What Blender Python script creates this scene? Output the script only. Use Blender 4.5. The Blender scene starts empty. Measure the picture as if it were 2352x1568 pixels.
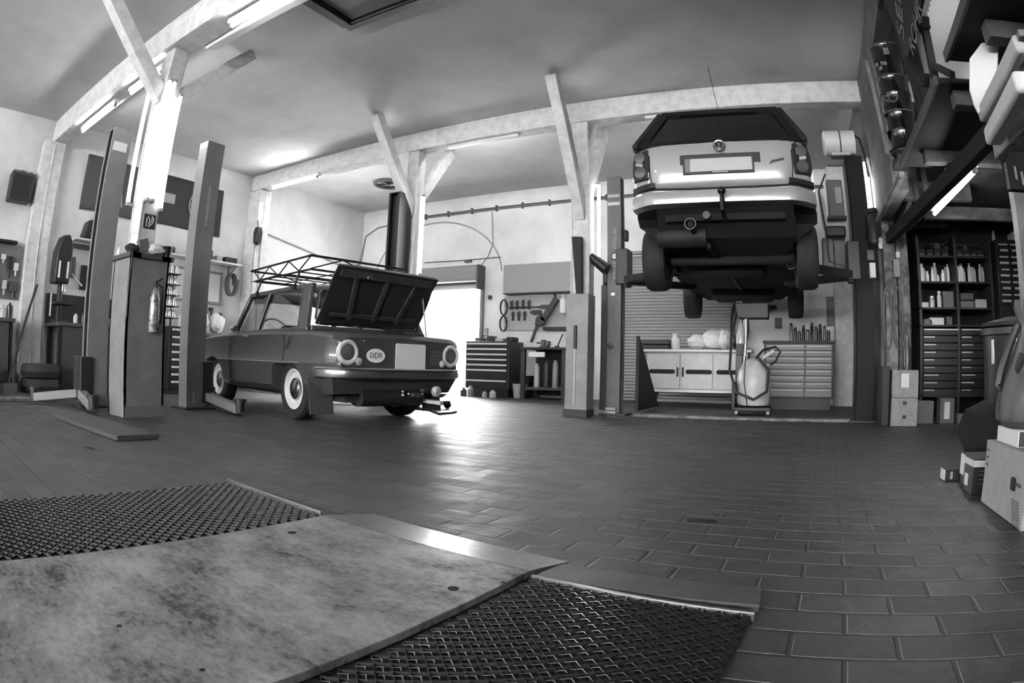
import bpy, math, random
import numpy as np
from mathutils import Matrix, Vector, Euler
random.seed(7)
PI = math.pi
scene = bpy.context.scene
COL = scene.collection

# ------------------------------------------------------------------ camera
CAM_H = 0.56
def cam_rot(yaw, pitch, roll):
    cy, sy, cp, sp, cr, sr = math.cos(yaw), math.sin(yaw), math.cos(pitch), math.sin(pitch), math.cos(roll), math.sin(roll)
    rz = np.array([[cy, -sy, 0], [sy, cy, 0], [0, 0, 1]])
    rx = np.array([[1, 0, 0], [0, cp, -sp], [0, sp, cp]])
    ry = np.array([[cr, 0, sr], [0, 1, 0], [-sr, 0, cr]])
    return rz @ rx @ ry
FPX = 1366.8                                   # focal length in pixels of the 2352 px wide frame
ROT = cam_rot(0.4714, 0.040, -0.0237)
cd = bpy.data.cameras.new('camera')
cam = bpy.data.objects.new('camera', cd)
COL.objects.link(cam)
cd.type = 'PANO'
cd.sensor_fit = 'HORIZONTAL'
cd.sensor_width = 36.0
cd.panorama_type = 'FISHEYE_EQUISOLID'
cd.fisheye_lens = FPX * 36.0 / 2352.0
cd.fisheye_fov = PI
cd.clip_start = 0.02
m = Matrix.Identity(4)
for i in range(3):
    m[i][0], m[i][1], m[i][2] = ROT[i, 0], ROT[i, 2], -ROT[i, 1]
m[2][3] = CAM_H
cam.matrix_world = m
scene.camera = cam

# ------------------------------------------------------------------ light levels
scene.view_settings.view_transform = 'Standard'
scene.view_settings.look = 'None'
scene.view_settings.gamma = 1.0
scene.view_settings.use_curve_mapping = False
scene.view_settings.exposure = 1.5
SKY = 32.0              # daylight outside the open gate
TUBE = 30.0            # radiance of a fluorescent tube
world = bpy.data.worlds.new('world')
scene.world = world
world.use_nodes = True
bg = world.node_tree.nodes['Background']
bg.inputs[0].default_value = (1, 1, 1, 1)
bg.inputs[1].default_value = SKY
try:
    scene.cycles.use_denoising = True
    scene.cycles.max_bounces = 8
    scene.cycles.diffuse_bounces = 5
    scene.cycles.sample_clamp_indirect = 6.0
    scene.cycles.caustics_reflective = False
    scene.cycles.caustics_refractive = False
except Exception:
    pass
LAMPS = []
def area_lamp(name, loc, size, power, rot=(0, 0, 0)):
    l = bpy.data.lights.new(name, 'AREA'); l.shape = 'RECTANGLE'; l.size, l.size_y = size; l.energy = power
    o = bpy.data.objects.new(name, l); o.location = loc; o.rotation_euler = rot; COL.objects.link(o)
    return o

# ------------------------------------------------------------------ photograph pixel -> point in the room
def ray(px, py):
    dx, dy = px - 1176.0, 784.0 - py
    r = math.hypot(dx, dy) + 1e-9
    t = 2 * math.asin(min(1, r / (2 * FPX)))
    return ROT @ np.array([math.sin(t) * dx / r, math.cos(t), math.sin(t) * dy / r])
def AX(px, py, x):
    d = ray(px, py); k = x / d[0]; return Vector((x, d[1] * k, CAM_H + d[2] * k))
def AY(px, py, y):
    d = ray(px, py); k = y / d[1]; return Vector((d[0] * k, y, CAM_H + d[2] * k))
def AZ(px, py, z=0.0):
    d = ray(px, py); k = (z - CAM_H) / d[2]; return Vector((d[0] * k, d[1] * k, z))

# ------------------------------------------------------------------ materials
def lin(v):
    v /= 255.0
    return v / 12.92 if v <= 0.04045 else ((v + 0.055) / 1.055) ** 2.4
MATS = {}
def mat(name, v, rough=0.6, metal=0.0, dirt=0.0, dscale=6.0, v2=None, coat=0.0, bump=0.0, bscale=40.0, spec=0.5):
    if name in MATS: return MATS[name]
    mt = bpy.data.materials.new(name); mt.use_nodes = True
    nt = mt.node_tree; b = nt.nodes['Principled BSDF']
    c = lin(v)
    b.inputs['Base Color'].default_value = (c, c, c, 1)
    b.inputs['Roughness'].default_value = rough
    b.inputs['Metallic'].default_value = metal
    b.inputs['Specular IOR Level'].default_value = spec
    if coat: b.inputs['Coat Weight'].default_value = coat; b.inputs['Coat Roughness'].default_value = 0.06
    if dirt or bump:
        tc = nt.nodes.new('ShaderNodeTexCoord')
    if dirt:
        n = nt.nodes.new('ShaderNodeTexNoise'); n.inputs['Scale'].default_value = dscale; n.inputs['Detail'].default_value = 7; n.inputs['Roughness'].default_value = 0.65
        nt.links.new(tc.outputs['Object'], n.inputs['Vector'])
        r = nt.nodes.new('ShaderNodeValToRGB')
        c2 = lin(v2 if v2 is not None else max(0, v * (1 - dirt)))
        r.color_ramp.elements[0].position = 0.36; r.color_ramp.elements[0].color = (c2, c2, c2, 1)
        r.color_ramp.elements[1].position = 0.60; r.color_ramp.elements[1].color = (c, c, c, 1)
        nt.links.new(n.outputs['Fac'], r.inputs['Fac']); nt.links.new(r.outputs['Color'], b.inputs['Base Color'])
    if bump:
        n2 = nt.nodes.new('ShaderNodeTexNoise'); n2.inputs['Scale'].default_value = bscale; n2.inputs['Detail'].default_value = 4
        nt.links.new(tc.outputs['Object'], n2.inputs['Vector'])
        bp = nt.nodes.new('ShaderNodeBump'); bp.inputs['Strength'].default_value = bump; bp.inputs['Distance'].default_value = 0.01
        nt.links.new(n2.outputs['Fac'], bp.inputs['Height']); nt.links.new(bp.outputs['Normal'], b.inputs['Normal'])
    MATS[name] = mt
    return mt
def emit(name, strength, v=1.0):
    if name in MATS: return MATS[name]
    mt = bpy.data.materials.new(name); mt.use_nodes = True
    nt = mt.node_tree; nt.nodes.clear()
    e = nt.nodes.new('ShaderNodeEmission'); e.inputs[0].default_value = (v, v, v, 1); e.inputs[1].default_value = strength
    o = nt.nodes.new('ShaderNodeOutputMaterial'); nt.links.new(e.outputs[0], o.inputs[0])
    MATS[name] = mt
    return mt
def glass(name, v=200, alpha=0.75, rough=0.03):
    if name in MATS: return MATS[name]
    mt = bpy.data.materials.new(name); mt.use_nodes = True
    nt = mt.node_tree; nt.nodes.clear()
    c = lin(v)
    t = nt.nodes.new('ShaderNodeBsdfTransparent'); t.inputs[0].default_value = (c, c, c, 1)
    g = nt.nodes.new('ShaderNodeBsdfGlossy'); g.inputs['Roughness'].default_value = rough; g.inputs[0].default_value = (0.8, 0.8, 0.8, 1)
    if rough > .25:                              # milky film
        g = nt.nodes.new('ShaderNodeBsdfPrincipled'); g.inputs['Base Color'].default_value = (.2, .2, .2, 1); g.inputs['Roughness'].default_value = rough
    mx = nt.nodes.new('ShaderNodeMixShader'); mx.inputs[0].default_value = 1 - alpha
    o = nt.nodes.new('ShaderNodeOutputMaterial')
    nt.links.new(t.outputs[0], mx.inputs[1]); nt.links.new(g.outputs[0], mx.inputs[2]); nt.links.new(mx.outputs[0], o.inputs[0])
    MATS[name] = mt
    return mt

# ------------------------------------------------------------------ mesh builder
class MB:
    def __init__(s): s.v = []; s.f = []
    def add(s, vs, fs):
        o = len(s.v); s.v += [Vector(p) for p in vs]; s.f += [tuple(i + o for i in f) for f in fs]; return s
    def bx(s, x0, x1, y0, y1, z0, z1, mtx=None):
        vs = [Vector((x, y, z)) for z in (z0, z1) for y in (y0, y1) for x in (x0, x1)]
        if mtx is not None: vs = [mtx @ p for p in vs]
        return s.add(vs, [(0, 2, 3, 1), (4, 5, 7, 6), (0, 1, 5, 4), (2, 6, 7, 3), (0, 4, 6, 2), (1, 3, 7, 5)])
    def box(s, c, d, rot=None):
        mtx = Matrix.Translation(Vector(c))
        if rot is not None: mtx = mtx @ (rot.to_4x4() if isinstance(rot, Matrix) else Euler(rot).to_matrix().to_4x4())
        return s.bx(-d[0] / 2, d[0] / 2, -d[1] / 2, d[1] / 2, -d[2] / 2, d[2] / 2, mtx)
    def bar(s, p0, p1, w, h, up=(0, 0, 1)):
        p0, p1 = Vector(p0), Vector(p1); d = (p1 - p0); L = d.length; d.normalize()
        u = Vector(up); sd = d.cross(u)
        if sd.length < 1e-4: sd = d.cross(Vector((0, 1, 0)))
        sd.normalize(); u = sd.cross(d).normalized()
        vs = [p + sd * (a * w / 2) + u * (b * h / 2) for p in (p0, p1) for a, b in ((-1, -1), (1, -1), (1, 1), (-1, 1))]
        return s.add(vs, [(3, 2, 1, 0), (4, 5, 6, 7), (0, 1, 5, 4), (1, 2, 6, 5), (2, 3, 7, 6), (3, 0, 4, 7)])
    def ring(s, rings, caps=True, closed=True):
        n = len(rings[0]); vs = [p for r in rings for p in r]; fs = []
        for i in range(len(rings) - 1):
            for j in range(n if closed else n - 1):
                k = (j + 1) % n
                fs.append((i * n + j, i * n + k, (i + 1) * n + k, (i + 1) * n + j))
        if caps:
            fs.append(tuple(reversed(range(n)))); fs.append(tuple((len(rings) - 1) * n + j for j in range(n)))
        return s.add(vs, fs)
    def cyl(s, p0, p1, r, r1=None, n=16, caps=True):
        p0, p1 = Vector(p0), Vector(p1); d = (p1 - p0).normalized()
        a = d.orthogonal().normalized(); b = d.cross(a)
        r1 = r if r1 is None else r1
        return s.ring([[p + (a * math.cos(t * 2 * PI / n) + b * math.sin(t * 2 * PI / n)) * q for t in range(n)] for p, q in ((p0, r), (p1, r1))], caps)
    def lathe(s, prof, c=(0, 0, 0), axis=(0, 0, 1), n=20, caps=True):
        d = Vector(axis).normalized(); a = d.orthogonal().normalized(); b = d.cross(a); c = Vector(c)
        return s.ring([[c + d * h + (a * math.cos(t * 2 * PI / n) + b * math.sin(t * 2 * PI / n)) * r for t in range(n)] for r, h in prof], caps)
    def tube(s, pts, r, n=8, closed=False):
        pts = [Vector(p) for p in pts]; rings = []; a = None
        m_ = len(pts)
        for i, p in enumerate(pts):
            if closed: d = (pts[(i + 1) % m_] - pts[i - 1]).normalized()
            else: d = (pts[min(i + 1, m_ - 1)] - pts[max(i - 1, 0)]).normalized()
            a = d.orthogonal().normalized() if a is None else (a - d * a.dot(d)).normalized()
            b = d.cross(a)
            rings.append([p + (a * math.cos(t * 2 * PI / n) + b * math.sin(t * 2 * PI / n)) * r for t in range(n)])
        if closed: rings.append(rings[0])
        return s.ring(rings, not closed)
    def prism(s, poly, h0, h1, mtx=None):
        n = len(poly)
        vs = [Vector((x, y, h)) for h in (h0, h1) for x, y in poly]
        if mtx is not None: vs = [mtx @ p for p in vs]
        return s.add(vs, [tuple(reversed(range(n))), tuple(range(n, 2 * n))] + [(i, (i + 1) % n, n + (i + 1) % n, n + i) for i in range(n)])
    def ball(s, c, r, nu=16, nv=10):
        c = Vector(c); r = (r, r, r) if isinstance(r, (int, float)) else r
        rings = [[c + Vector((r[0] * math.sin(PI * i / nv) * math.cos(2 * PI * j / nu), r[1] * math.sin(PI * i / nv) * math.sin(2 * PI * j / nu), -r[2] * math.cos(PI * i / nv))) for j in range(nu)] for i in range(1, nv)]
        s.ring(rings, True); return s
    def tf(s, mtx): s.v = [mtx @ p for p in s.v]; return s
    def mesh(s, name):
        me = bpy.data.meshes.new(name); me.from_pydata([tuple(p) for p in s.v], [], s.f); me.validate(); me.update(); return me

WM = {}
def wm(o): return WM.get(o.name, Matrix.Identity(4))
def finish(me, smooth):
    if smooth:
        me.polygons.foreach_set('use_smooth', [True] * len(me.polygons))
        me.set_sharp_from_angle(angle=math.radians(smooth))
def tag(o, label=None, cat=None, group=None, kind=None):
    if label: o['label'] = label
    if cat: o['category'] = cat
    if group: o['group'] = group
    if kind: o['kind'] = kind
    return o
def thing(name, label, cat, loc=(0, 0, 0), rz=0.0, group=None, rot=None):
    o = bpy.data.objects.new(name, None); COL.objects.link(o)
    o.empty_display_size = 0.1
    o.location = loc; o.rotation_euler = rot if rot is not None else (0, 0, rz)
    WM[o.name] = Matrix.Translation(Vector(loc)) @ Euler(o.rotation_euler).to_matrix().to_4x4()
    return tag(o, label, cat, group)
def part(name, mb, mt, parent, local=True, smooth=35, bevel=0.0, label=None, subsurf=0):
    """one mesh object under its thing (local=True: mb is in the thing's own axes, else in the room's)"""
    if not local: mb.tf(wm(parent).inverted())
    me = mb.mesh(name); finish(me, smooth)
    o = bpy.data.objects.new(name, me); COL.objects.link(o); me.materials.append(mt)
    if parent is not None:
        o.parent = parent; WM[o.name] = wm(parent)
    if bevel:
        md = o.modifiers.new('edge', 'BEVEL'); md.width = bevel; md.segments = 2; md.limit_method = 'ANGLE'
    if subsurf:
        md = o.modifiers.new('sub', 'SUBSURF'); md.levels = md.render_levels = subsurf
    if label: o['label'] = label
    return o
def solo(name, label, cat, mb, mt, group=None, smooth=35, bevel=0.0, kind=None, subsurf=0):
    """a thing that is one mesh, its origin at its base"""
    xs = [p.x for p in mb.v]; ys = [p.y for p in mb.v]; zs = [p.z for p in mb.v]
    c = Vector(((min(xs) + max(xs)) / 2, (min(ys) + max(ys)) / 2, min(zs)))
    mb.tf(Matrix.Translation(-c))
    o = part(name, mb, mt, None, True, smooth, bevel, None, subsurf); o.location = c
    WM[o.name] = Matrix.Translation(c)
    return tag(o, label, cat, group, kind)
def struct(name, mb, mt, smooth=0, bevel=0.0, parent=None):
    o = part(name, mb, mt, parent, True, smooth, bevel)
    if parent is None: o['kind'] = 'structure'
    return o
def dup(root, loc, rz=None, label=None, group=None):
    r = root.copy(); COL.objects.link(r); r.location = loc
    if rz is not None: r.rotation_euler = (0, 0, rz)
    WM[r.name] = Matrix.Translation(Vector(loc)) @ Euler(r.rotation_euler).to_matrix().to_4x4()
    if label: r['label'] = label
    if group: r['group'] = group
    for ch in list(root.children):
        c = ch.copy(); COL.objects.link(c); c.parent = r; WM[c.name] = WM[r.name]
        for g in list(ch.children):
            d = g.copy(); COL.objects.link(d); d.parent = c; WM[d.name] = WM[r.name]
    return r
def lettering(text, size, mtx, mt, parent, name='lettering', depth=0.001, align='CENTER'):
    """raised letters; mtx places the text's own x (reading) and y (up) axes in the room"""
    cu = bpy.data.curves.new(name, 'FONT'); cu.body = text; cu.size = size; cu.align_x = align; cu.align_y = 'CENTER'; cu.extrude = depth
    cu.materials.append(mt)
    f = bpy.data.objects.new(name, cu)
    COL.objects.link(f); bpy.context.view_layer.update()
    me = bpy.data.meshes.new_from_object(f.evaluated_get(bpy.context.evaluated_depsgraph_get()))
    bpy.data.objects.remove(f); bpy.data.curves.remove(cu)
    me.transform(mtx if parent is None else wm(parent).inverted() @ mtx)
    if not me.materials: me.materials.append(mt)
    o = bpy.data.objects.new(name, me); COL.objects.link(o)
    if parent is not None: o.parent = parent; WM[o.name] = wm(parent)
    return o
def frame_of(origin, xdir, ydir):
    x = Vector(xdir).normalized(); y = Vector(ydir).normalized(); z = x.cross(y)
    mt = Matrix.Identity(4)
    for i in range(3): mt[i][0], mt[i][1], mt[i][2], mt[i][3] = x[i], y[i], z[i], origin[i]
    return mt
def cut(o, cutter_mb):
    """boolean difference, applied at once"""
    me = cutter_mb.mesh('cut'); c = bpy.data.objects.new('cut', me); COL.objects.link(c)
    c.matrix_world = wm(o)
    o0 = o.parent; 
    md = o.modifiers.new('b', 'BOOLEAN'); md.operation = 'DIFFERENCE'; md.object = c; md.solver = 'EXACT'
    bpy.context.view_layer.update()
    dg = bpy.context.evaluated_depsgraph_get()
    new = bpy.data.meshes.new_from_object(o.evaluated_get(dg)); o.modifiers.remove(md)
    old = o.data; o.data = new
    bpy.data.objects.remove(c); bpy.data.meshes.remove(me)
    return o

G = {}
def gm(v, rough=0.6, metal=0.0):                 # a plain grey paint
    return mat('grey_%d_%d_%d' % (v, int(rough * 100), int(metal * 100)), v, rough, metal)
# ================================================================== the room
CEIL, XL, YB, XR, YF, XE = 3.86, -8.72, 9.72, 1.07, -8.0, 4.6
plaster = mat('plaster', 218, 0.9, 0, 0.08, 1.3, bump=0.25, bscale=18)
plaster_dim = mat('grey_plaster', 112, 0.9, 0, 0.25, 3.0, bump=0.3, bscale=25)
ceil_m = mat('ceiling_paint', 208, 0.92, 0, 0.08, 0.9)
timber = mat('white_timber', 212, 0.7, 0, 0.11, 9.0, bump=0.2, bscale=30)
def paver_material():
    mt = bpy.data.materials.new('clinker_pavers'); mt.use_nodes = True; nt = mt.node_tree; b = nt.nodes['Principled BSDF']
    tc = nt.nodes.new('ShaderNodeTexCoord'); mp = nt.nodes.new('ShaderNodeMapping'); mp.inputs['Rotation'].default_value = (0, 0, math.radians(3.0))
    nt.links.new(tc.outputs['Object'], mp.inputs['Vector'])
    br = nt.nodes.new('ShaderNodeTexBrick'); br.offset = 0.5
    br.inputs['Scale'].default_value = 1.0; br.inputs['Brick Width'].default_value = 0.24; br.inputs['Row Height'].default_value = 0.122
    br.inputs['Mortar Size'].default_value = 0.0075; br.inputs['Mortar Smooth'].default_value = 0.4; br.inputs['Bias'].default_value = -0.2
    a, c, d = lin(46), lin(36), lin(7)
    br.inputs['Color1'].default_value = (a, a, a, 1); br.inputs['Color2'].default_value = (c, c, c, 1); br.inputs['Mortar'].default_value = (d, d, d, 1)
    nt.links.new(mp.outputs['Vector'], br.inputs['Vector'])
    n = nt.nodes.new('ShaderNodeTexNoise'); n.inputs['Scale'].default_value = 1.1; n.inputs['Detail'].default_value = 8; n.inputs['Roughness'].default_value = 0.7
    nt.links.new(tc.outputs['Object'], n.inputs['Vector'])
    r = nt.nodes.new('ShaderNodeValToRGB'); r.color_ramp.elements[0].position = 0.3; r.color_ramp.elements[0].color = (0.62, 0.62, 0.62, 1); r.color_ramp.elements[1].position = 0.65; r.color_ramp.elements[1].color = (1, 1, 1, 1)
    nt.links.new(n.outputs['Fac'], r.inputs['Fac'])
    mx = nt.nodes.new('ShaderNodeMix'); mx.data_type = 'RGBA'; mx.blend_type = 'MULTIPLY'; mx.inputs['Factor'].default_value = 1.0
    nt.links.new(br.outputs['Color'], mx.inputs['A']); nt.links.new(r.outputs['Color'], mx.inputs['B']); nt.links.new(mx.outputs['Result'], b.inputs['Base Color'])
    b2 = nt.nodes.new('ShaderNodeTexBrick'); b2.offset = 0.5
    for k in ('Scale', 'Brick Width', 'Row Height', 'Mortar Size', 'Mortar Smooth'): b2.inputs[k].default_value = br.inputs[k].default_value
    b2.inputs['Color1'].default_value = (0, 0, 0, 1); b2.inputs['Color2'].default_value = (1, 1, 1, 1); b2.inputs['Mortar'].default_value = (.5, .5, .5, 1)
    nt.links.new(mp.outputs['Vector'], b2.inputs['Vector'])
    rr = nt.nodes.new('ShaderNodeMapRange'); rr.inputs['To Min'].default_value = 0.40; rr.inputs['To Max'].default_value = 0.56
    ra = nt.nodes.new('ShaderNodeMath'); ra.operation = 'MULTIPLY_ADD'; ra.inputs[1].default_value = 0.10
    nt.links.new(b2.outputs['Color'], ra.inputs[0]); nt.links.new(rr.outputs['Result'], ra.inputs[2])
    nt.links.new(n.outputs['Fac'], rr.inputs['Value']); nt.links.new(ra.outputs[0], b.inputs['Roughness'])
    n2 = nt.nodes.new('ShaderNodeTexNoise'); n2.inputs['Scale'].default_value = 6; n2.inputs['Detail'].default_value = 4
    nt.links.new(tc.outputs['Object'], n2.inputs['Vector'])
    ad = nt.nodes.new('ShaderNodeMath'); ad.operation = 'MULTIPLY_ADD'; ad.inputs[1].default_value = -1.6
    ml = nt.nodes.new('ShaderNodeMath'); ml.operation = 'MULTIPLY'; ml.inputs[1].default_value = 1.0
    nt.links.new(n2.outputs['Fac'], ml.inputs[0]); nt.links.new(br.outputs['Fac'], ad.inputs[0]); nt.links.new(ml.outputs[0], ad.inputs[2])
    bp = nt.nodes.new('ShaderNodeBump'); bp.inputs['Strength'].default_value = 0.9; bp.inputs['Distance'].default_value = 0.016
    nt.links.new(ad.outputs[0], bp.inputs['Height']); nt.links.new(bp.outputs['Normal'], b.inputs['Normal'])
    b.inputs['Specular IOR Level'].default_value = 0.9
    return mt
floor = struct('floor', MB().bx(XL - 0.2, XE, YF, YB + 0.2, -0.12, 0.0), paver_material())
struct('ceiling', MB().bx(XL - 0.2, XE, YF, YB + 0.2, CEIL, CEIL + 0.15), ceil_m)
struct('wall_left', MB().bx(XL - 0.2, XL, YF, YB, 0, CEIL), plaster)
fw = MB().bx(XL, XE, YF - 0.2, YF, 0, 1.75).bx(XL, XE, YF - 0.2, YF, 2.75, CEIL)
WXS = [-7.4, -5.4, -3.4, -1.4, 0.6, 2.6]  # unseen window row added behind the camera as front fill light
for a_, b_ in zip([XL] + [x + 1.4 for x in WXS], WXS + [XE]): fw.bx(a_, b_, YF - .2, YF, 1.75, 2.75)
struct('wall_front', fw, plaster)
for i, x in enumerate(WXS):
    wf = MB()
    for a_ in (0, .69, 1.36): wf.bx(x + a_, x + a_ + .04, YF - .14, YF - .08, 1.75, 2.75)
    for z in (1.75, 2.2, 2.71): wf.bx(x, x + 1.4, YF - .14, YF - .08, z, z + .04)
    struct('window_%d' % (i + 1), wf, gm(190, .5))
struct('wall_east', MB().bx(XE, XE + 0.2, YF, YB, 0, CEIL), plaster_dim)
# back wall with the open gate and the second gate closed by its roller shutter
DX0, DX1, DZ = -7.9, -5.62, 2.06
SX0, SX1, SZ = -2.95, -0.93, 2.5
bw = MB()
bw.bx(XL, DX0, YB, YB + 0.3, 0, CEIL).bx(DX1, SX0, YB, YB + 0.3, 0, CEIL).bx(SX1, XE, YB, YB + 0.3, 0, CEIL)
bw.bx(DX0, DX1, YB, YB + 0.3, DZ + 0.04, CEIL).bx(SX0, SX1, YB, YB + 0.3, SZ, CEIL)
wall_back = struct('wall_back', bw, plaster)
# plaster arches of the old gateways, a raised band on the wall
arch = MB()
cx, rx_, rz_ = -6.75, 1.55, 1.15
pts = [(cx + rx_ * math.cos(t), YB - 0.004, 2.25 + rz_ * math.sin(t)) for t in [PI * (0.02 + 0.96 * i / 30) for i in range(31)]]
arch.tube(pts, 0.016, 6)
struct('trim_1', arch, gm(150, 0.9))
# right-hand wall: solid beyond the lift, above the storage bay towards the front
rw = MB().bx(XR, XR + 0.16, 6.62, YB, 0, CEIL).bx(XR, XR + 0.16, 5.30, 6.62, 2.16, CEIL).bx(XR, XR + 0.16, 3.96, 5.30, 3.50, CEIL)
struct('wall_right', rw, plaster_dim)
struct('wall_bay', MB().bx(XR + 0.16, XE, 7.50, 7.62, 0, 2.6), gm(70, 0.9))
bp_ = AY(2336, 560, 4.9)
struct('wall_partition', MB().bx(bp_.x, XE, 4.82, 4.94, 0, 2.6), mat('partition_paint', 104, 0.85, 0, 0.15, 4))
# beams in the ceiling
struct('ceiling_beam', MB().bx(XL, XE, 6.45, 6.68, 3.58, CEIL), timber, bevel=0.01)
struct('ceiling_beam', MB().bx(XL, XE, 2.30, 2.58, 3.50, CEIL), timber, bevel=0.01)
struct('ceiling_beam', MB().bx(XL, XE, -1.90, -1.65, 3.52, CEIL), timber, bevel=0.01)
# raised kerbs along the work bays
kerb_m = mat('kerb_paint', 120, 0.5, 0, 0.5, 8)
struct('kerb_1', MB().bx(-1.78, 0.72, 6.60, 6.74, 0, 0.035), kerb_m, bevel=0.006)
struct('kerb_2', MB().bx(-6.62, -6.48, -1.5, 2.1, 0, 0.04), kerb_m, bevel=0.006)
struct('kerb_3', MB().bx(-8.2, -6.3, 6.2, 6.42, 0, 0.05), mat('kerb_white', 165, 0.6, 0, 0.3, 5), bevel=0.006)
# outside the gate
struct('ground', MB().bx(-30, 6, YB + 0.2, 40, -0.12, -0.005), gm(150, 0.7))
struct('wall_outside', MB().bx(-12, -2, 15, 15.3, 0, 3.2), gm(190, 0.8))

# -------------------------------------------------------------- timber posts with their braces
def timber_post(px, py, label, sides, z0=0.0, top=3.54, w=0.19):
    t = thing('timber_post', label, 'post', (px, py, z0))
    b = MB().bx(-w / 2, w / 2, -w / 2, w / 2, 0, top - z0)
    for sx in (-1, 1):                                       # chamfer strips on the corners
        b.bx(sx * w / 2 - 0.012, sx * w / 2 + 0.012, -w / 2 - 0.014, -w / 2 + 0.01, 0.3, top - z0 - 0.5)
    part('shaft', b, timber, t, bevel=0.012)
    for dx, dy, run, dz in sides:
        o = MB().bar((dx * 0.05, dy * 0.05, top - z0 - dz), (dx * run, dy * run, CEIL - z0 - 0.02 if dy else top - z0), 0.13, 0.15, (0, 0, 1))
        part('brace', o, timber, t, bevel=0.01)
    return t
post_near = timber_post(-5.02, 2.45, 'white timber post carrying three upright glowing tubes beside the grey cabinet', [(0, 1, 0.95, 0.55), (0, -1, 0.98, 0.55), (1, 0, .01, 0.05)], top=3.5)
post_mid = timber_post(-4.95, 6.56, 'white timber post with braces rising above the black lift column', [(0, -1, 0.98, 0.95), (0, 1, 0.85, 0.75)], top=3.58)
post_far = timber_post(-2.42, 6.56, 'white timber post with long brace left of the silver car', [(0, -1, 0.98, 1.25), (0, 1, 0.85, 1.0)], top=3.58, w=0.21)
def wall_pilaster(x0, x1, y0, y1, z1, label):
    b = MB().bx(x0, x1, y0, y1, 0, z1).bx(x1 - 0.001, x1 + 0.02, (y0 + y1) / 2 - 0.012, (y0 + y1) / 2 + 0.012, 0.2, z1 - 0.05)
    return solo('wall_post', label, 'post', b, timber, bevel=0.012)
wall_pilaster(XL + .002, XL + 0.16, 2.15, 2.52, 3.5, 'white wall post under the end of the lamp-lit beam')
wall_pilaster(XL + .002, XL + 0.34, 6.42, 6.70, 3.56, 'white wall post behind the hanging pulley block')
wall_pilaster(0.76, XR - .002, 9.52, YB - .002, 3.84, 'white wall post right of the wide drawer cabinet')
# right-hand column at the storage bay, rough timber
solo('wall_post', 'rough grey timber post left of the bottle shelves', 'post', MB().bx(1.10, 1.24, 6.42, 6.60, 0.0, 2.15).bx(1.26, 1.40, 6.46, 6.60, 0, 2.15), mat('rough_timber', 118, 0.85, 0, 0.55, 7), bevel=0.008)

# -------------------------------------------------------------- fluorescent lamps
tube_m = emit('tube_glow', TUBE)
tube_s = emit('tube_glow_soft', TUBE * 0.05)
tray_m = gm(215, 0.4)
cap_m = gm(150, 0.4)
def tube_lamp(p0, p1, back, label, n=1, side=(0, 0, 0), tray=True, r=0.019, group=None, gm_=None):
    """a batten with its tube(s); back: direction from the tube to what it is fixed on"""
    p0, p1, back, side = Vector(p0), Vector(p1), Vector(back).normalized(), Vector(side)
    t = thing('fluorescent_lamp', label, 'lamp', (p0 + p1) / 2, group=group)
    d = (p1 - p0).normalized()
    if tray:
        part('batten', MB().bar(p0 - d * 0.05 + back * 0.055 , p1 + d * 0.05 + back * 0.055, 0.075, 0.05, back), tray_m, t, False, bevel=0.006)
    for k in range(n):
        o = side * k
        part('tube', MB().cyl(p0 + o, p1 + o, r, n=12), gm_ or tube_m, t, False)
        for q, s in ((p0, -1), (p1, 1)):
            e = MB().cyl(q + o, q + o + d * (s * 0.03), r * 1.15, n=12)
            e.bar(q + o + d * (s * 0.02), q + o + d * (s * 0.02) + back * 0.05, 0.03, 0.03, d)
            part('end_cap', e, cap_m, t, False)
    return t
# along the near beam, under its face
def on_beam(px0, px1, y, z, label):
    a, b = AZ(px0[0], px0[1], z), AZ(px1[0], px1[1], z)
    return tube_lamp((a.x, y, z), (b.x, y, z), (0, 0, 1), label)
ZB = 3.41
on_beam((155, 292), (232, 234), 2.46, ZB, 'glowing ceiling tube at the far left end of the beam')
on_beam((268, 203), (335, 152), 2.46, ZB, 'glowing ceiling tube left of the post brace')
on_beam((350, 141), (362, 132), 2.46, ZB, 'short visible glowing tube end between brace and post')
on_beam((498, 42), (600, -30), 2.46, ZB, 'glowing ceiling tube right of the white post at the picture top')
for (x, y) in ((-5.135, 2.42), (-4.90, 2.52)):
    pass
tube_lamp((-5.13, 2.285, 1.92), (-5.13, 2.285, 3.10), (0.3, 1, 0), 'upright glowing tube on the left corner of the white post', gm_=tube_s, tray=False, r=.022)
tube_lamp((-4.875, 2.37, 1.93), (-4.875, 2.37, 3.10), (-1, 0.1, 0), 'upright pair of glowing tubes on the right corner of the white post', 2, (0.0, 0.06, 0), gm_=tube_s, tray=False, r=.022)
tube_lamp((-4.875, 2.535, 1.86), (-4.875, 2.535, 2.98), (-1, 0, 0), 'upright glowing tube on the rear side of the white post, hanging lowest', gm_=tube_s, tray=False, r=.022)
solo('lamp_trough', 'wide white lamp trough behind the near beam at the picture top', 'lamp', MB().prism([(2.59, 3.50), (2.62, 3.48), (2.74, 3.52), (2.74, 3.66), (2.59, 3.66)], -4.72, -2.9, Matrix(((0, 0, 1, 0), (1, 0, 0, 0), (0, 1, 0, 0), (0, 0, 0, 1)))), tray_m, bevel=.008)
a, b = AY(628, 421, 6.4), AY(727, 402, 6.4)
tube_lamp((a.x, 6.40, 3.50), (b.x, 6.40, 3.50), (0, 0.5, 1), 'glowing tube under the far beam beside the wall post')
for x0, x1, lb in ((-4.4, -3.3, 'unlit batten under the far beam right of the middle post'), (-1.6, -0.2, 'unlit batten under the far beam above the silver car')):
    solo('lamp_batten', lb, 'lamp', MB().bx(x0, x1, 6.50, 6.57, 3.535, 3.578), tray_m, bevel=0.006)
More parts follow.
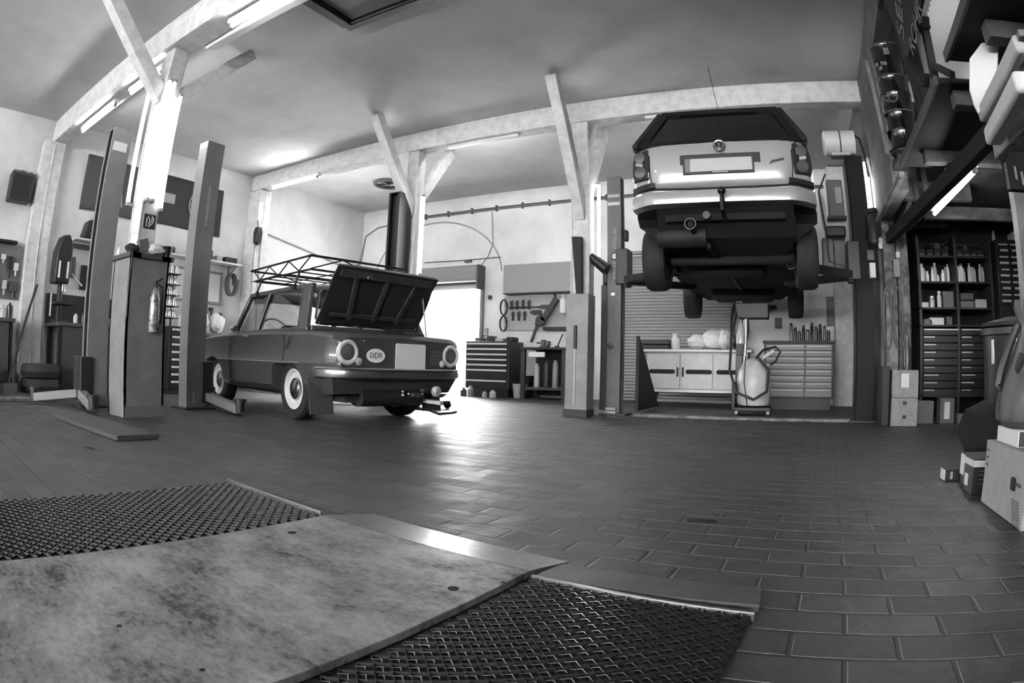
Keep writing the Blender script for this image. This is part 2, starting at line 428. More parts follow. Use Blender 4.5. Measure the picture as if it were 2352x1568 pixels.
tube_lamp((-4.62, 6.33, 1.75), (-4.62, 6.33, 2.80), (-1, 0.6, 0), 'upright glowing tube beside the black lift column')
a, b = AY(1375, 425, 6.78), AY(1378, 590, 6.78)
tube_lamp((a.x, 6.78, b.z), (a.x, 6.78, a.z), (-1, -0.6, 0), 'upright glowing tube between white post and grey lift column', tray=False)
tube_lamp((1.02, 6.67, 2.33), (1.02, 6.67, 2.90), (1, 0, 0), 'upright glowing tube on the right wall edge behind the lift')
a, b = AY(2147, 490, 5.5), AY(2238, 393, 4.0)
tube_lamp(a, b, (0, 0, 1), 'glowing tube slung under the loft beside the dark rail')
for x in (-7.6, -4.6, -1.6):  # unseen tubes added behind the far beam to brighten the back wall
    tube_lamp((x, 6.765, 3.72), (x + 1.2, 6.765, 3.72), (0, -1, 0), 'added hidden ceiling tube on the rear face of the far beam', group='added tubes on the rear face of the far beam')
# unseen tubes added in the front half of the hall to brighten it
for i, x in enumerate((-7.0, -4.6, -2.2)):
    tube_lamp((x, -1.78, 3.43), (x + 1.2, -1.78, 3.43), (0, 0, 1), 'added unseen ceiling tube on the front beam', group='added tubes on the front beam')
# ================================================================== the two cars
chrome = mat('chrome', 210, 0.14, 1.0)
rubber = mat('tyre_rubber', 26, 0.75)
black_m = mat('black_plastic', 22, 0.5)
seat_m = gm(60, 0.8)
glass_m = glass('window_glass', 225, 0.86)
glass_t = glass('tinted_glass', 150, 0.84)
white_m = gm(215, 0.45)
pale_m = gm(196, 0.5)
def smoothstep(a, b, x):
    t = max(0, min(1, (x - a) / (b - a))); return t * t * (3 - 2 * t)
def interp(tab, x):
    for (x0, a), (x1, b) in zip(tab, tab[1:]):
        if x <= x1: 
            t = max(0, min(1, (x - x0) / (x1 - x0))); t = t * t * (3 - 2 * t)
            return a + (b - a) * t
    return tab[-1][1]
def quad_slab(a, b, c, d, th, n=None):
    """a thin plate through four corners"""
    a, b, c, d = map(Vector, (a, b, c, d)); nn = Vector(n).normalized() if n else (b - a).cross(d - a).normalized()
    o = nn * th / 2; vs = [p + o for p in (a, b, c, d)] + [p - o for p in (a, b, c, d)]
    return MB().add(vs, [(0, 1, 2, 3), (7, 6, 5, 4), (0, 4, 5, 1), (1, 5, 6, 2), (2, 6, 7, 3), (3, 7, 4, 0)])
def frame_slab(outer, inner, th):
    """a plate with a hole: outer and inner rings of equal length"""
    n = len(outer); outer = [Vector(p) for p in outer]; inner = [Vector(p) for p in inner]
    nn = (outer[1] - outer[0]).cross(outer[2] - outer[0]).normalized() * th / 2
    vs = [p + nn for p in outer] + [p + nn for p in inner] + [p - nn for p in outer] + [p - nn for p in inner]; fs = []
    for i in range(n):
        k = (i + 1) % n
        fs += [(i, k, n + k, n + i), (2 * n + i, 3 * n + i, 3 * n + k, 2 * n + k), (i, 2 * n + i, 2 * n + k, k), (n + i, n + k, 3 * n + k, 3 * n + i)]
    return MB().add(vs, fs)
def wheel(parent, x, y, side, r, w, rim_m, cap_m2, rr=0.66, name='wheel'):
    z = r
    ax = (0, side, 0)
    ty = MB().lathe([(r * rr, -w / 2), (r * 0.93, -w / 2), (r * 0.985, -w * 0.38), (r, -w * 0.2), (r, w * 0.2), (r * 0.985, w * 0.38), (r * 0.93, w / 2), (r * rr, w / 2)], (x, y, z), ax, 36, False)
    t = part(name, ty, rubber, parent)
    rim = MB().lathe([(0.02, -w * 0.3), (r * rr + 0.004, -w * 0.45), (r * rr + 0.006, w * 0.48), (r * rr - 0.012, w * 0.52), (r * rr * 0.82, w * 0.30), (r * rr * 0.60, w * 0.24), (r * rr * 0.45, w * 0.36), (0.02, w * 0.37)], (x, y, z), ax, 32, True)
    part('rim', rim, rim_m, t)
    hub = MB().lathe([(r * rr * 0.56, w * 0.28), (r * rr * 0.52, w * 0.42), (r * rr * 0.34, w * 0.54), (0.01, w * 0.58)], (x, y, z), ax, 24, True)
    part('hubcap', hub, cap_m2, t)
    return t

# ------------------------------------------------------------------ dark compact saloon on the floor
ZX, ZY, ZH = -3.98, 4.38, 2.90
WB = 2.03
zap = thing('car', 'dark two-door classic saloon with roof rack, oval DDR sticker and raised rear lid', 'car', (ZX, ZY, 0), ZH)
paint = mat('dark_car_paint', 68, 0.38, 0.0, 0, coat=0.55)
inner = mat('engine_bay_paint', 42, 0.6)
HW = [(-0.70, .655), (-0.66, .705), (-0.58, .755), (-0.35, .782), (0.3, .790), (1.4, .788), (2.2, .775), (2.6, .735), (2.82, .64)]
TOP = [(-0.70, .755), (-0.62, .80), (-0.4, .82), (0.3, .835), (1.6, .835), (2.3, .815), (2.7, .76), (2.82, .68)]
BOT = [(-0.70, .40), (-0.5, .33), (-0.2, .24), (2.3, .22), (2.82, .34)]
def zap_ring(x):
    h, t, b = interp(HW, x), interp(TOP, x), interp(BOT, x)
    half = [(0.0, b), (h * .5, b), (h * .86, b + .015), (h * .945, b + .07), (h * .975, .44), (h * .992, .515), (h * .998, .53), (h * .985, .548),
            (h * .972, .61), (h * .975, t - .11), (h * .995, t - .062), (h * 1.0, t - .045), (h * .985, t - .03), (h * .90, t - .004), (h * .45, t + .006), (0, t + .008)]
    full = half + [(-y, z) for y, z in reversed(half[1:-1])]
    return [Vector((x, y, z)) for y, z in full]
xs = [-0.70, -0.69, -0.67, -0.64, -0.6, -0.54, -0.46, -.38, -.3, -.1, .1, .3, .5, .8, 1.1, 1.4, 1.7, 1.9, 2.1, 2.3, 2.45, 2.6, 2.7, 2.78, 2.82]
body = part('body', MB().ring([zap_ring(x) for x in xs]), paint, zap, smooth=0)
cutm = MB().bx(-.62, -.10, -.53, .53, .46, 1.2)
cut(body, cutm)
for wx, rr_ in ((0, .355), (WB, .345)):
    for s in (1, -1):
        pr = [(wx + .33, .0), (wx + .31, .40), (wx + .25, .50), (wx + .20, .515), (wx - .17, .515), (wx - .24, .48), (wx - .40, .22), (wx - .40, 0)] if wx == 0 else \
            [(wx + .36, 0), (wx + .33, .38), (wx + .24, .52), (wx, .56), (wx - .24, .52), (wx - .33, .38), (wx - .36, 0)]
        mtx = Matrix(((1, 0, 0, 0), (0, 0, -1, 0), (0, 1, 0, 0), (0, 0, 0, 1)))
        cut(body, MB().prism(pr, -s * .95, -s * .43, mtx) if s == 1 else MB().prism(pr, .43, .95, mtx))
finish(body.data, 32)
# cabin
def side_pt(x, z, s, off=0.0):
    """a point on the sloping side glass"""
    t = (z - .82) / (1.27 - .82)
    return Vector((x, s * (.685 - .135 * t + off), z))
roof = []
for x, w, zt in ((-.145, .50, 1.22), (-.10, .545, 1.262), (0, .565, 1.295), (.3, .575, 1.322), (.75, .575, 1.325), (1.10, .565, 1.308), (1.29, .55, 1.272), (1.36, .52, 1.242)):
    up = [Vector((x, w * k, zt - .055 * abs(k) ** 3.2)) for k in (-1, -.93, -.8, -.5, 0, .5, .8, .93, 1)]
    dn = [Vector((x, w * k, zt - .05 - .035 * abs(k) ** 3.2)) for k in (.98, .5, 0, -.5, -.98)]
    roof.append(up + dn)
part('roof', MB().ring(roof), paint, zap, smooth=40)
pil = MB()
for s in (1, -1):
    pil.add(quad_slab(side_pt(-.27, .815, s), side_pt(-.10, .815, s), side_pt(.05, 1.25, s), side_pt(-.10, 1.235, s), .045).v, quad_slab((0,0,0),(1,0,0),(1,1,0),(0,1,0),.1).f)
    pil.bar(side_pt(1.50, .81, s), side_pt(1.32, 1.25, s), .05, .05, (0, 1, 0))
    pil.bar(side_pt(.84, .815, s), side_pt(.80, 1.26, s), .045, .035, (0, 1, 0))
    pil.bar(side_pt(-.12, 1.245, s), side_pt(1.33, 1.245, s), .05, .05, (0, 1, 0))
    pil.bar(side_pt(-.27, .825, s), side_pt(1.50, .815, s), .04, .05, (0, 0, 1))
pil.bar((-.25, -.66, .83), (-.25, .66, .83), .07, .07)
pil.bar((1.50, -.65, .82), (1.50, .65, .82), .06, .05)
part('pillars', pil, paint, zap, bevel=0.008)
for s, nm in ((1, 'l'), (-1, 'r')):
    for x0, x1, x2, x3 in ((-.085, .815, .775, .065), (.865, 1.46, 1.31, .825)):
        part('side_window', quad_slab(side_pt(x0, .85, s, -.008), side_pt(x1, .85, s, -.008), side_pt(x2, 1.235, s, -.008), side_pt(x3, 1.235, s, -.008), .006), glass_m, zap, smooth=0)
        o = [side_pt(x0, .845, s, .018), side_pt(x1, .845, s, .018), side_pt(x2, 1.23, s, .018), side_pt(x3, 1.23, s, .018)]
        part('window_trim', MB().tube(o, .007, 6, True), chrome, zap)
part('windscreen', quad_slab((1.485, -.62, .85), (1.485, .62, .85), (1.335, .50, 1.23), (1.335, -.50, 1.23), .006), glass_m, zap, smooth=0)
part('rear_window', quad_slab((-.24, .59, .87), (-.24, -.59, .87), (-.12, -.48, 1.215), (-.12, .48, 1.215), .006), glass_m, zap, smooth=0)
part('rear_window_trim', MB().tube([(-.26, .56, .885), (-.26, -.56, .885), (-.245, -.60, .93), (-.165, -.525, 1.18), (-.135, -.47, 1.212), (-.135, .47, 1.212), (-.165, .525, 1.18), (-.245, .60, .93)], .011, 6, True), chrome, zap)
st = MB().bx(.0, .16, -.55, .55, .45, .86)
part('rear_bench', st, seat_m, zap, bevel=.04)
for y in (.3, -.3):
    part('seat', MB().bx(.55, .70, y - .2, y + .2, .40, .90), seat_m, zap, bevel=.04)
part('steering_wheel', MB().tube([(1.16 + .06 * math.sin(a), .33 + .17 * math.cos(a), .86 + .14 * math.sin(a)) for a in [2 * PI * i / 20 for i in range(20)]], .011, 6, True), pale_m, zap)
# engine lid, hinged under the rear window and swung up
lid = thing('tmp', None, None)
bpy.data.objects.remove(lid)
la = math.radians(60)
LO = Vector((-.235, 0, .885)); LU = Vector((-math.cos(la), 0, math.sin(la))); LN = Vector((-math.sin(la), 0, -math.cos(la)))
rings = []
for k in [i / 8 for i in range(9)]:
    u = LO + LU * (.60 * k); w = .60 - .015 * k; cr = .05 * math.sin(PI * k) * .6 + .045 * smoothstep(.75, 1, k)
    line = [(-1, .035), (-.97, .0), (-.7, -.012), (0, -.02), (.7, -.012), (.97, 0), (1, .035)]
    up = [u + Vector((0, w * a, 0)) + LN * (b - .03 + cr) for a, b in line]
    dn = [u + Vector((0, w * a, 0)) + LN * (.02 + b * .3 - .012 + cr) for a, b in ((.93, .0), (0, -.02), (-.93, 0))]
    rings.append(up + dn)
lid = part('engine_lid', MB().ring(rings), mat('lid_underside_paint', 40, 0.5), zap, smooth=40)
rb = MB()
for y in (-.35, 0.0, .35):
    rb.bar(LO + LU * .08 + LN * .035 + Vector((0, y * .8, 0)), LO + LU * .52 + LN * .05 + Vector((0, y, 0)), .05, .022, LN)
rb.bar(LO + LU * .12 + LN * .035 + Vector((0, -.5, 0)), LO + LU * .12 + LN * .035 + Vector((0, .5, 0)), .04, .02, LN)
rb.bar(LO + LU * .535 + LN * .055 + Vector((0, -.54, 0)), LO + LU * .535 + LN * .055 + Vector((0, .54, 0)), .07, .02, LN)
part('lid_brace', rb, gm(52, .5), lid, bevel=.005)
part('lid_catch', MB().box(LO + LU * .525 + LN * .075 + Vector((0, .24, 0)), (.04, .06, .03)), chrome, lid, bevel=.005)
part('lid_stay', MB().cyl((-.50, -.52, .78), LO + LU * .38 + LN * .03 + Vector((0, -.5, 0)), .008, n=8), gm(120, .4, .8), zap)
# engine bay contents
en = MB().bx(-.60, -.22, -.28, .26, .46, .62)
en.cyl((-.52, -.1, .62), (-.32, -.1, .62), .09, n=18)
part('engine', en, gm(50, .6), zap, bevel=.015)
part('air_filter', MB().lathe([(.13, 0), (.13, .10), (.05, .12)], (-.38, .14, .64), (0, 0, 1), 22), gm(70, .5), zap)
part('fan_shroud', MB().lathe([(.17, -.05), (.17, .05), (.15, .06)], (-.42, -.16, .69), (1, 0, 0), 24), gm(34, .5), zap)
hs = MB().tube([(-.4, .05, .74), (-.45, .02, .80), (-.5, -.04, .79), (-.52, -.10, .70)], .022, 8)
part('breather_hose', hs, gm(140, .5), zap)
# tail
def rear_disc(y, z, r, m1, nm, x=-.705, n=24, dome=.02, ring=None):
    d = part(nm, MB().lathe([(r, -.02), (r, .012), (r * .8, .012 + dome * .6), (r * .4, .012 + dome), (.003, .012 + dome)], (x, y, z), (-1, 0, 0), n), m1, zap)
    if ring: part('chrome_ring', MB().tube([(x - .014, y + r * math.cos(a), z + r * math.sin(a)) for a in [2 * PI * i / 28 for i in range(28)]], ring, 8, True), gm(205, .3), d)
    return d
lens = mat('tail_lens', 84, 0.14, coat=1.0)
for s in (1, -1):
    d = rear_disc(s * .585, .63, .086, lens, 'tail_light', -.675, ring=.024)
    part('indicator_lens', MB().lathe([(.070, .0), (.066, .022), (.003, .03)], (-.675, s * .585, .635), (-1, 0, 0), 20).tf(Matrix.Diagonal((1.01, 1, 1, 1)) @ Matrix.Identity(4)), mat('tail_lens_dim', 92, .2, coat=1.0), d)
    rear_disc(s * .475, .555, .034, mat('reflector', 175, .25), 'reflector', -.695, 18, .012)
ov = MB().ring([[Vector((-.703 - d, .30 + q * .098 * math.cos(a), .61 + q * .060 * math.sin(a))) for a in [2 * PI * i / 32 for i in range(32)]] for q, d in ((1, 0), (1, .004))])
o = part('oval_sticker', ov, gm(235, .45), zap)
Rz = Matrix.Translation(Vector((ZX, ZY, 0))) @ Matrix.Rotation(ZH, 4, 'Z')
lettering('DDR', .066, Rz @ frame_of(Vector((-.7085, .30, .61)), (0, -1, 0), (0, 0, 1)), gm(90, .5), o)
pl = MB().prism([(a * .172 + b, c) for a, b, c in ((-1, .012, -.125), (1, -.012, -.125), (1, 0, -.113), (1, 0, .113), (1, -.012, .125), (-1, .012, .125), (-1, 0, .113), (-1, 0, -.113))], 0, .008, Matrix(((0, 0, -1, -.705), (-1, 0, 0, -.085), (0, 1, 0, .60), (0, 0, 0, 1))))
part('number_plate', pl, gm(228, .45), zap)
gr = MB()
for k in range(6): gr.bx(-.707, -.695, -.48, -.33, .55 + k * .022, .558 + k * .022)
part('louvre', gr, gm(105, .5), zap)
part('lid_lock', MB().bx(-.715, -.69, .36, .44, .72, .735), chrome, zap, bevel=.003)
for s in (1, -1): part('badge_strip', MB().bx(-.69, -.55, s * .60 - .02, s * .60 + .02, .715, .73), chrome, zap, bevel=.004)
# bumper
bp = []
for i in range(25):
    a = -1 + 2 * i / 24; y = a * .785; x = -.795 + .26 * abs(a) ** 8 + .02 * a * a
    bp.append([Vector((x + dx, y, z)) for dx, z in ((.03, .415), (-.012, .422), (-.022, .445), (-.015, .478), (.03, .495), (.04, .48), (.04, .425))])
part('rear_bumper', MB().ring(bp), mat('dull_chrome', 150, .28, .9), zap)
bl = [(-.80 + .26 * abs(a) ** 8 + .02 * a * a, a * .78, .492) for a in [-1 + 2 * i / 24 for i in range(25)]]
part('bumper_rail', MB().tube(bl, .012, 6), chrome, zap)
part('rear_apron', MB().ring([[Vector((x, y, z)) for x, y, z in ((-.66, s * .72, .44), (-.60, s * .66, .28), (-.42, s * .60, .25), (-.42, s * .70, .44))] for s in (1, -1)]), gm(62, .6), zap)
part('underbody', MB().bx(-.55, 2.5, -.5, .5, .2, .3), gm(24, .8), zap)
part('exhaust_pipe', MB().cyl((-.4, -.36, .22), (-.80, -.39, .195), .022, n=12), gm(205, .4), zap)
part('fog_lamp', MB().lathe([(.05, 0), (.05, .03), (.035, .045), (.004, .05)], (-.72, -.38, .30), (-1, 0, 0), 18), mat('lamp_glass', 190, .2), zap)
tb = MB().ball((-.80, -.16, .315), .026).bar((-.5, -.16, .27), (-.80, -.16, .27), .05, .04).cyl((-.80, -.16, .27), (-.80, -.16, .30), .014, n=8)
part('tow_ball', tb, gm(60, .35, .6), zap)
for y, z in ((-.02, .30), (-.02, .27), (-.09, .28), (-.14, .27)): part('trailer_socket', MB().ball((-.69, y, z), .014, 8, 6), gm(190, .3, .7), zap)
part('silencer', MB().cyl((-.56, .38, .25), (-.56, -.30, .25), .085, n=18), gm(30, .6), zap)
for s in (1, -1):
    part('mud_flap', quad_slab((-.41, s * .52, .40), (-.41, s * .76, .40), (-.47, s * .76, .09), (-.47, s * .52, .09), .012), gm(66, .8), zap, smooth=0)
# trims and handles
for s in (1, -1):
    part('door_handle', MB().bar((.86, s * .795, .775), (1.0, s * .795, .775), .022, .022), chrome, zap, bevel=.005)
    part('side_trim', MB().tube([(x, s * (interp(HW, x) * .999 + .003), .53) for x in [-.3 + .1 * i for i in range(22)] if abs(x) > .38 and abs(x - WB) > .38 or True], .006, 5), gm(150, .3, .6), zap)
    part('door_seam', MB().tube([(1.40, s * .786, .78), (1.41, s * .788, .56), (1.40, s * .765, .32)], .004, 4), gm(20, .8), zap)
    part('door_seam', MB().tube([(.02, s * .786, .78), (.02, s * .776, .66), (.02, s * .790, .54)], .004, 4), gm(20, .8), zap)
    part('vent_scoop', quad_slab((-.02, s * .765, .66), (-.02, s * .792, .66), (-.09, s * .795, .775), (-.09, s * .765, .775), .03), paint, zap, bevel=.008)
    part('mirror', MB().ball((1.30, s * .78, .87), (.02, .05, .035), 10, 8).bar((1.30, s * .70, .82), (1.30, s * .77, .86), .015, .015), chrome, zap)
rim_w = gm(205, .35)
wheel(zap, 0, .60, 1, .285, .16, rim_w, chrome)
wheel(zap, 0, -.60, -1, .285, .16, rim_w, chrome)
wheel(zap, WB, .60, 1, .285, .16, rim_w, chrome)
wheel(zap, WB, -.60, -1, .285, .16, rim_w, chrome)
# the tail overhang
def stretch(o):
    for v in o.data.vertices:
        if v.co.x < -.42: v.co.x -= .085 * smoothstep(.42, .60, -v.co.x)
    o.data.update()
for ch in zap.children:
    if ch.name.split('.')[0] not in ('wheel', 'mud_flap', 'engine_lid', 'lid_stay'):
        for q in [ch] + list(ch.children):
            if q.type == 'MESH': stretch(q)
            else: q.matrix_local = Matrix.Translation(Vector((-.0855, 0, 0))) @ q.matrix_local
# roof rack, strapped on the gutters: a thing of its own
rack = thing('roof_rack', 'black wire roof rack with cross-braced rails on the dark saloon', 'roof rack', (ZX, ZY, 0), ZH)
rk = gm(30, .45, .3)
z0, z1 = 1.41, 1.53
def rect(z, x0, x1, w): return [(x0, w, z), (x1, w, z), (x1, -w, z), (x0, -w, z)]
part('top_rail', MB().tube(rect(z1, -.06, 1.36, .58), .012, 8, True), rk, rack)
part('base_rail', MB().tube(rect(z0, .0, 1.30, .54), .011, 8, True), rk, rack)
sl = MB()
for x in (.25, .5, .75, 1.0, 1.22): sl.cyl((x, -.54, z0), (x, .54, z0), .007, n=6)
for y in (-.2, .2): sl.cyl((.0, y, z0), (1.30, y, z0), .006, n=6)
part('cross_bar', sl, rk, rack)
zz = MB()
for s in (1, -1):
    xs_ = [-.03, .2, .43, .66, .89, 1.12, 1.33]
    for i in range(6):
        a, b = (z0, z1) if i % 2 else (z1, z0)
        zz.cyl((xs_[i], s * .565, a), (xs_[i + 1], s * .565, b), .007, n=6)
for e in (-.04, 1.34):
    for y0, y1, a, b in ((-.56, -.2, z1, z0), (-.2, .2, z0, z1), (.2, .56, z1, z0)): zz.cyl((e, y0, a), (e, y1, b), .007, n=6)
part('lattice', zz, rk, rack)
for x in (.22, 1.12):
    for s in (1, -1):
        f = MB().tube([(x, s * .54, z0), (x, s * .575, 1.32), (x, s * .59, 1.245)], .012, 6).box((x, s * .592, 1.25), (.05, .02, .06))
        part('foot', f, rk, rack)

# ------------------------------------------------------------------ silver estate car held up by the lift
VZ = 1.335
VX, VY, VH = -0.575, 5.88, PI / 2 + 0.035
gol = thing('car', 'silver estate car raised on the two-post lift, seen from behind and below', 'car', (VX, VY, VZ), VH)
GW = Matrix.Translation(Vector((VX, VY, VZ))) @ Matrix.Rotation(VH, 4, 'Z')
silver = mat('silver_car_paint', 172, 0.30, 0.25, 0, coat=1.0)
under = mat('underbody_coating', 13, 0.85)
GHW = [(-.90, .62), (-.87, .72), (-.80, .80), (-.65, .85), (-.3, .87), (1.2, .875), (2.6, .855), (3.1, .78), (3.35, .62)]
GTOP = [(-.90, 1.20), (-.80, 1.235), (.2, 1.25), (1.6, 1.22), (2.1, 1.14), (3.0, 1.02), (3.35, .80)]
GBOT = [(-.90, .72), (-.50, .66), (-.365, .60), (-.30, .44), (0, .42), (2.9, .40), (3.35, .45)]
def gol_ring(x, inset=0.0):
    h, t, b = interp(GHW, x), interp(GTOP, x), interp(GBOT, x)
    half = [(0, b), (h * .6, b), (h * .90, b + .02), (h * .97, b + .10), (h * .995, .82), (h, .93), (h * .985, t - .09), (h * .955, t - .02), (h * .90, t), (0, t + .01)]
    full = half + [(-y, z) for y, z in reversed(half[1:-1])]
    return [Vector((x, y, z)) for y, z in full]
gx = [-.90, -.885, -.86, -.82, -.76, -.65, -.5, -.42, -.37, -.33, -.29, -.2, 0, .4, .9, 1.4, 1.9, 2.3, 2.6, 2.9, 3.1, 3.25, 3.35]
gbody = part('body', MB().ring([gol_ring(x) for x in gx]), silver, gol, smooth=0)
mtx = Matrix(((1, 0, 0, 0), (0, 0, -1, 0), (0, 1, 0, 0), (0, 0, 0, 1)))
GWB = 2.72
for wx in (0, GWB):
    for s in (1, -1):
        pr = [(wx + .365 * math.cos(a), .36 + .365 * math.sin(a)) for a in [PI * i / 10 for i in range(11)]] + [(wx - .37, 0), (wx + .37, 0)]
        cut(gbody, MB().prism(pr, -s * 1.0, -s * .54, mtx) if s == 1 else MB().prism(pr, .54, 1.0, mtx))
finish(gbody.data, 38)
ub = MB()
ub.ring([[Vector((x, y, z)) for y, z in ((-w, b), (w, b), (w, b - d), (-w, b - d))] for x, w, b, d in ((-.80, .62, .68, .03), (-.5, .66, .48, .06), (-.1, .56, .42, .08), (.5, .74, .36, .06), (2.2, .74, .36, .08), (2.9, .56, .36, .12), (3.2, .5, .45, .1))])
part('underbody', ub, under, gol, smooth=20)
part('rear_undertray', MB().ring([[Vector((x, y, z)) for y, z in ((-w, b), (w, b), (w, b - .02), (-w, b - .02))] for x, w, b in ((-.915, .60, .715), (-.86, .735, .70), (-.78, .80, .688), (-.60, .84, .668), (-.48, .865, .65), (-.36, .872, .595), (-.30, .60, .40))]), under, gol, smooth=0)
part('rear_axle', MB().cyl((0.0, -.62, .30), (0.0, .62, .30), .05, n=12).bar((0, -.6, .32), (.55, -.55, .36), .1, .06).bar((0, .6, .32), (.55, .55, .36), .1, .06), under, gol)
part('silencer', MB().cyl((-.50, .20, .44), (-.50, .66, .44), .10, n=18).cyl((-.5, .30, .44), (-.74, .32, .50), .028, n=12), gm(20, .7), gol)
part('exhaust_tip', MB().tube([(-.76, .32 + .05 * math.cos(a), .50 + .05 * math.sin(a)) for a in [2 * PI * i / 20 for i in range(20)]], .007, 6, True), gm(60, .4, .6), gol)
part('fuel_tank', MB().bx(.2, .75, -.35, .5, .24, .38), under, gol, bevel=.05)
part('engine_shield', MB().bx(2.0, 2.95, -.45, .45, .20, .36), under, gol, bevel=.06)
part('exhaust_pipe', MB().tube([(-.45, .2, .36), (.2, .1, .33), (1.2, .05, .30), (2.2, .0, .28)], .03, 8), gm(26, .6, .3), gol)
# cabin: pillars, roof and tinted glass
def gs(x, z, s, off=0): return Vector((x, s * (.775 - .19 * (z - 1.23) / .45 + off), z))
rf = []
for x, w, zt in ((-.56, .52, 1.655), (-.50, .57, 1.69), (-.3, .60, 1.715), (.3, .62, 1.735), (1.0, .61, 1.72), (1.4, .59, 1.68)):
    up = [Vector((x, w * k, zt - .05 * abs(k) ** 3)) for k in (-1, -.9, -.7, 0, .7, .9, 1)]
    rf.append(up + [Vector((x, w * k, zt - .05 - .04 * abs(k) ** 3)) for k in (.97, 0, -.97)])
part('roof', MB().ring(rf), silver, gol, smooth=40)
gp = MB()
for s in (1, -1):
    gp.bar(gs(-.84, 1.20, s), gs(-.50, 1.665, s), .10, .06, (0, 1, 0))
    gp.bar(gs(-.12, 1.24, s), gs(-.06, 1.68, s), .09, .05, (0, 1, 0))
    gp.bar(gs(1.0, 1.24, s), gs(.85, 1.68, s), .09, .05, (0, 1, 0))
    gp.bar(gs(2.15, 1.15, s), gs(1.40, 1.66, s), .07, .05, (0, 1, 0))
    gp.bar(gs(-.50, 1.665, s), gs(1.40, 1.665, s), .06, .06, (0, 1, 0))
    gp.bar(gs(-.84, 1.215, s, .005), gs(2.1, 1.19, s, .005), .05, .06)
part('window_frame', gp, gm(30, .35), gol, bevel=.01)
for s in (1, -1):
    for c in ((-.74, -.16, -.10, -.44), (-.06, .95, .82, .0), (1.05, 2.0, 1.36, .90)):
        part('side_window', quad_slab(gs(c[0], 1.25, s), gs(c[1], 1.25, s), gs(c[2], 1.65, s), gs(c[3], 1.65, s), .006), glass_t, gol, smooth=0)
part('rear_window', quad_slab((-.855, .74, 1.225), (-.855, -.74, 1.225), (-.545, -.56, 1.66), (-.545, .56, 1.66), .008), glass_t, gol, smooth=0)
part('rear_window_surround', frame_slab([(-.872, .765, 1.205), (-.872, -.765, 1.205), (-.55, -.57, 1.69), (-.55, .57, 1.69)], [(-.835, .66, 1.26), (-.835, -.66, 1.26), (-.585, -.51, 1.635), (-.585, .51, 1.635)], .014), gm(20, .25), gol, smooth=0)
part('headlining', MB().bx(-.35, 1.3, -.53, .53, 1.60, 1.635), gm(40, .9), gol)
part('rear_seat', MB().bx(.05, .2, -.62, .62, .9, 1.36), gm(26, .9), gol, bevel=.04)
part('parcel_shelf', MB().bx(-.72, .1, -.66, .66, 1.20, 1.235), gm(26, .9), gol)
# tail details (x = -.9 is the rear face)
def rear_x(y, z):
    """the rear face bends round at the corners"""
    a = abs(y)
    return -.905 + (0.0 if a < .58 else .9 * (a - .58) ** 1.5)
def rear_patch(nm, poly, mt, lift=.006, parent=None, bevel=0, base=None):
    vs = []; n = len(poly)
    for k in (lift, -.03):
        vs += [Vector((rear_x(y, z) - k, y, z)) for y, z in poly]
    fs = [tuple(range(n)), tuple(reversed(range(n, 2 * n)))] + [(i, n + i, n + (i + 1) % n, (i + 1) % n) for i in range(n)]
    return part(nm, MB().add(vs, fs), mt, parent or gol, smooth=0, bevel=bevel)
# boot lid skin, from the window to the bumper
def grid_patch(nm, rows, mt, th=.012):
    """rows: lists of (y, z, lift) from side to side"""
    nr, nc = len(rows), len(rows[0]); vs = []; fs = []
    for r in rows:
        vs += [Vector((rear_x(y, z) - k, y, z)) for y, z, k in r]
    for i in range(nr - 1):
        for j in range(nc - 1):
            a = i * nc + j; fs.append((a, a + nc, a + nc + 1, a + 1))
    return part(nm, MB().add(vs, fs), mt, gol, smooth=50)
ys = [-1, -.97, -.9, -.75, -.5, -.25, 0, .25, .5, .75, .9, .97, 1]
def span(w, z, k): return [(w * a, z - .012 * abs(a) ** 8, k - .03 * abs(a) ** 12) for a in ys]
grid_patch('boot_lid', [span(.70, 1.215, -.04), span(.70, 1.20, .012), span(.69, 1.13, .034), span(.665, 1.10, .038), span(.64, .95, .05), span(.625, .84, .045), span(.615, .80, .03), span(.61, .785, .0)], silver)
part('boot_seam', MB().tube([(rear_x(y, 0) - .012, y, z) for y, z in ((.70, 1.20), (.645, 1.10), (.64, .95), (.63, .83), (.59, .785), (.3, .775), (0, .773), (-.3, .775), (-.59, .785), (-.63, .83), (-.64, .95), (-.645, 1.10), (-.70, 1.20))], .008, 6), gm(22, .8), gol)
bmp = []
for i in range(29):
    a = -1 + 2 * i / 28; y = a * .845; bk = .75 * max(0, abs(y) - .60) ** 1.6 * 2.2
    prof = [(-.90, .778), (-.925, .772), (-.942, .735), (-.946, .69), (-.94, .655), (-.80, .65), (-.78, .70)]
    bmp.append([Vector((x + bk, y, z - .012 + .05 * 0)) for x, z in prof])
part('rear_bumper', MB().ring(bmp), silver, gol, smooth=30)
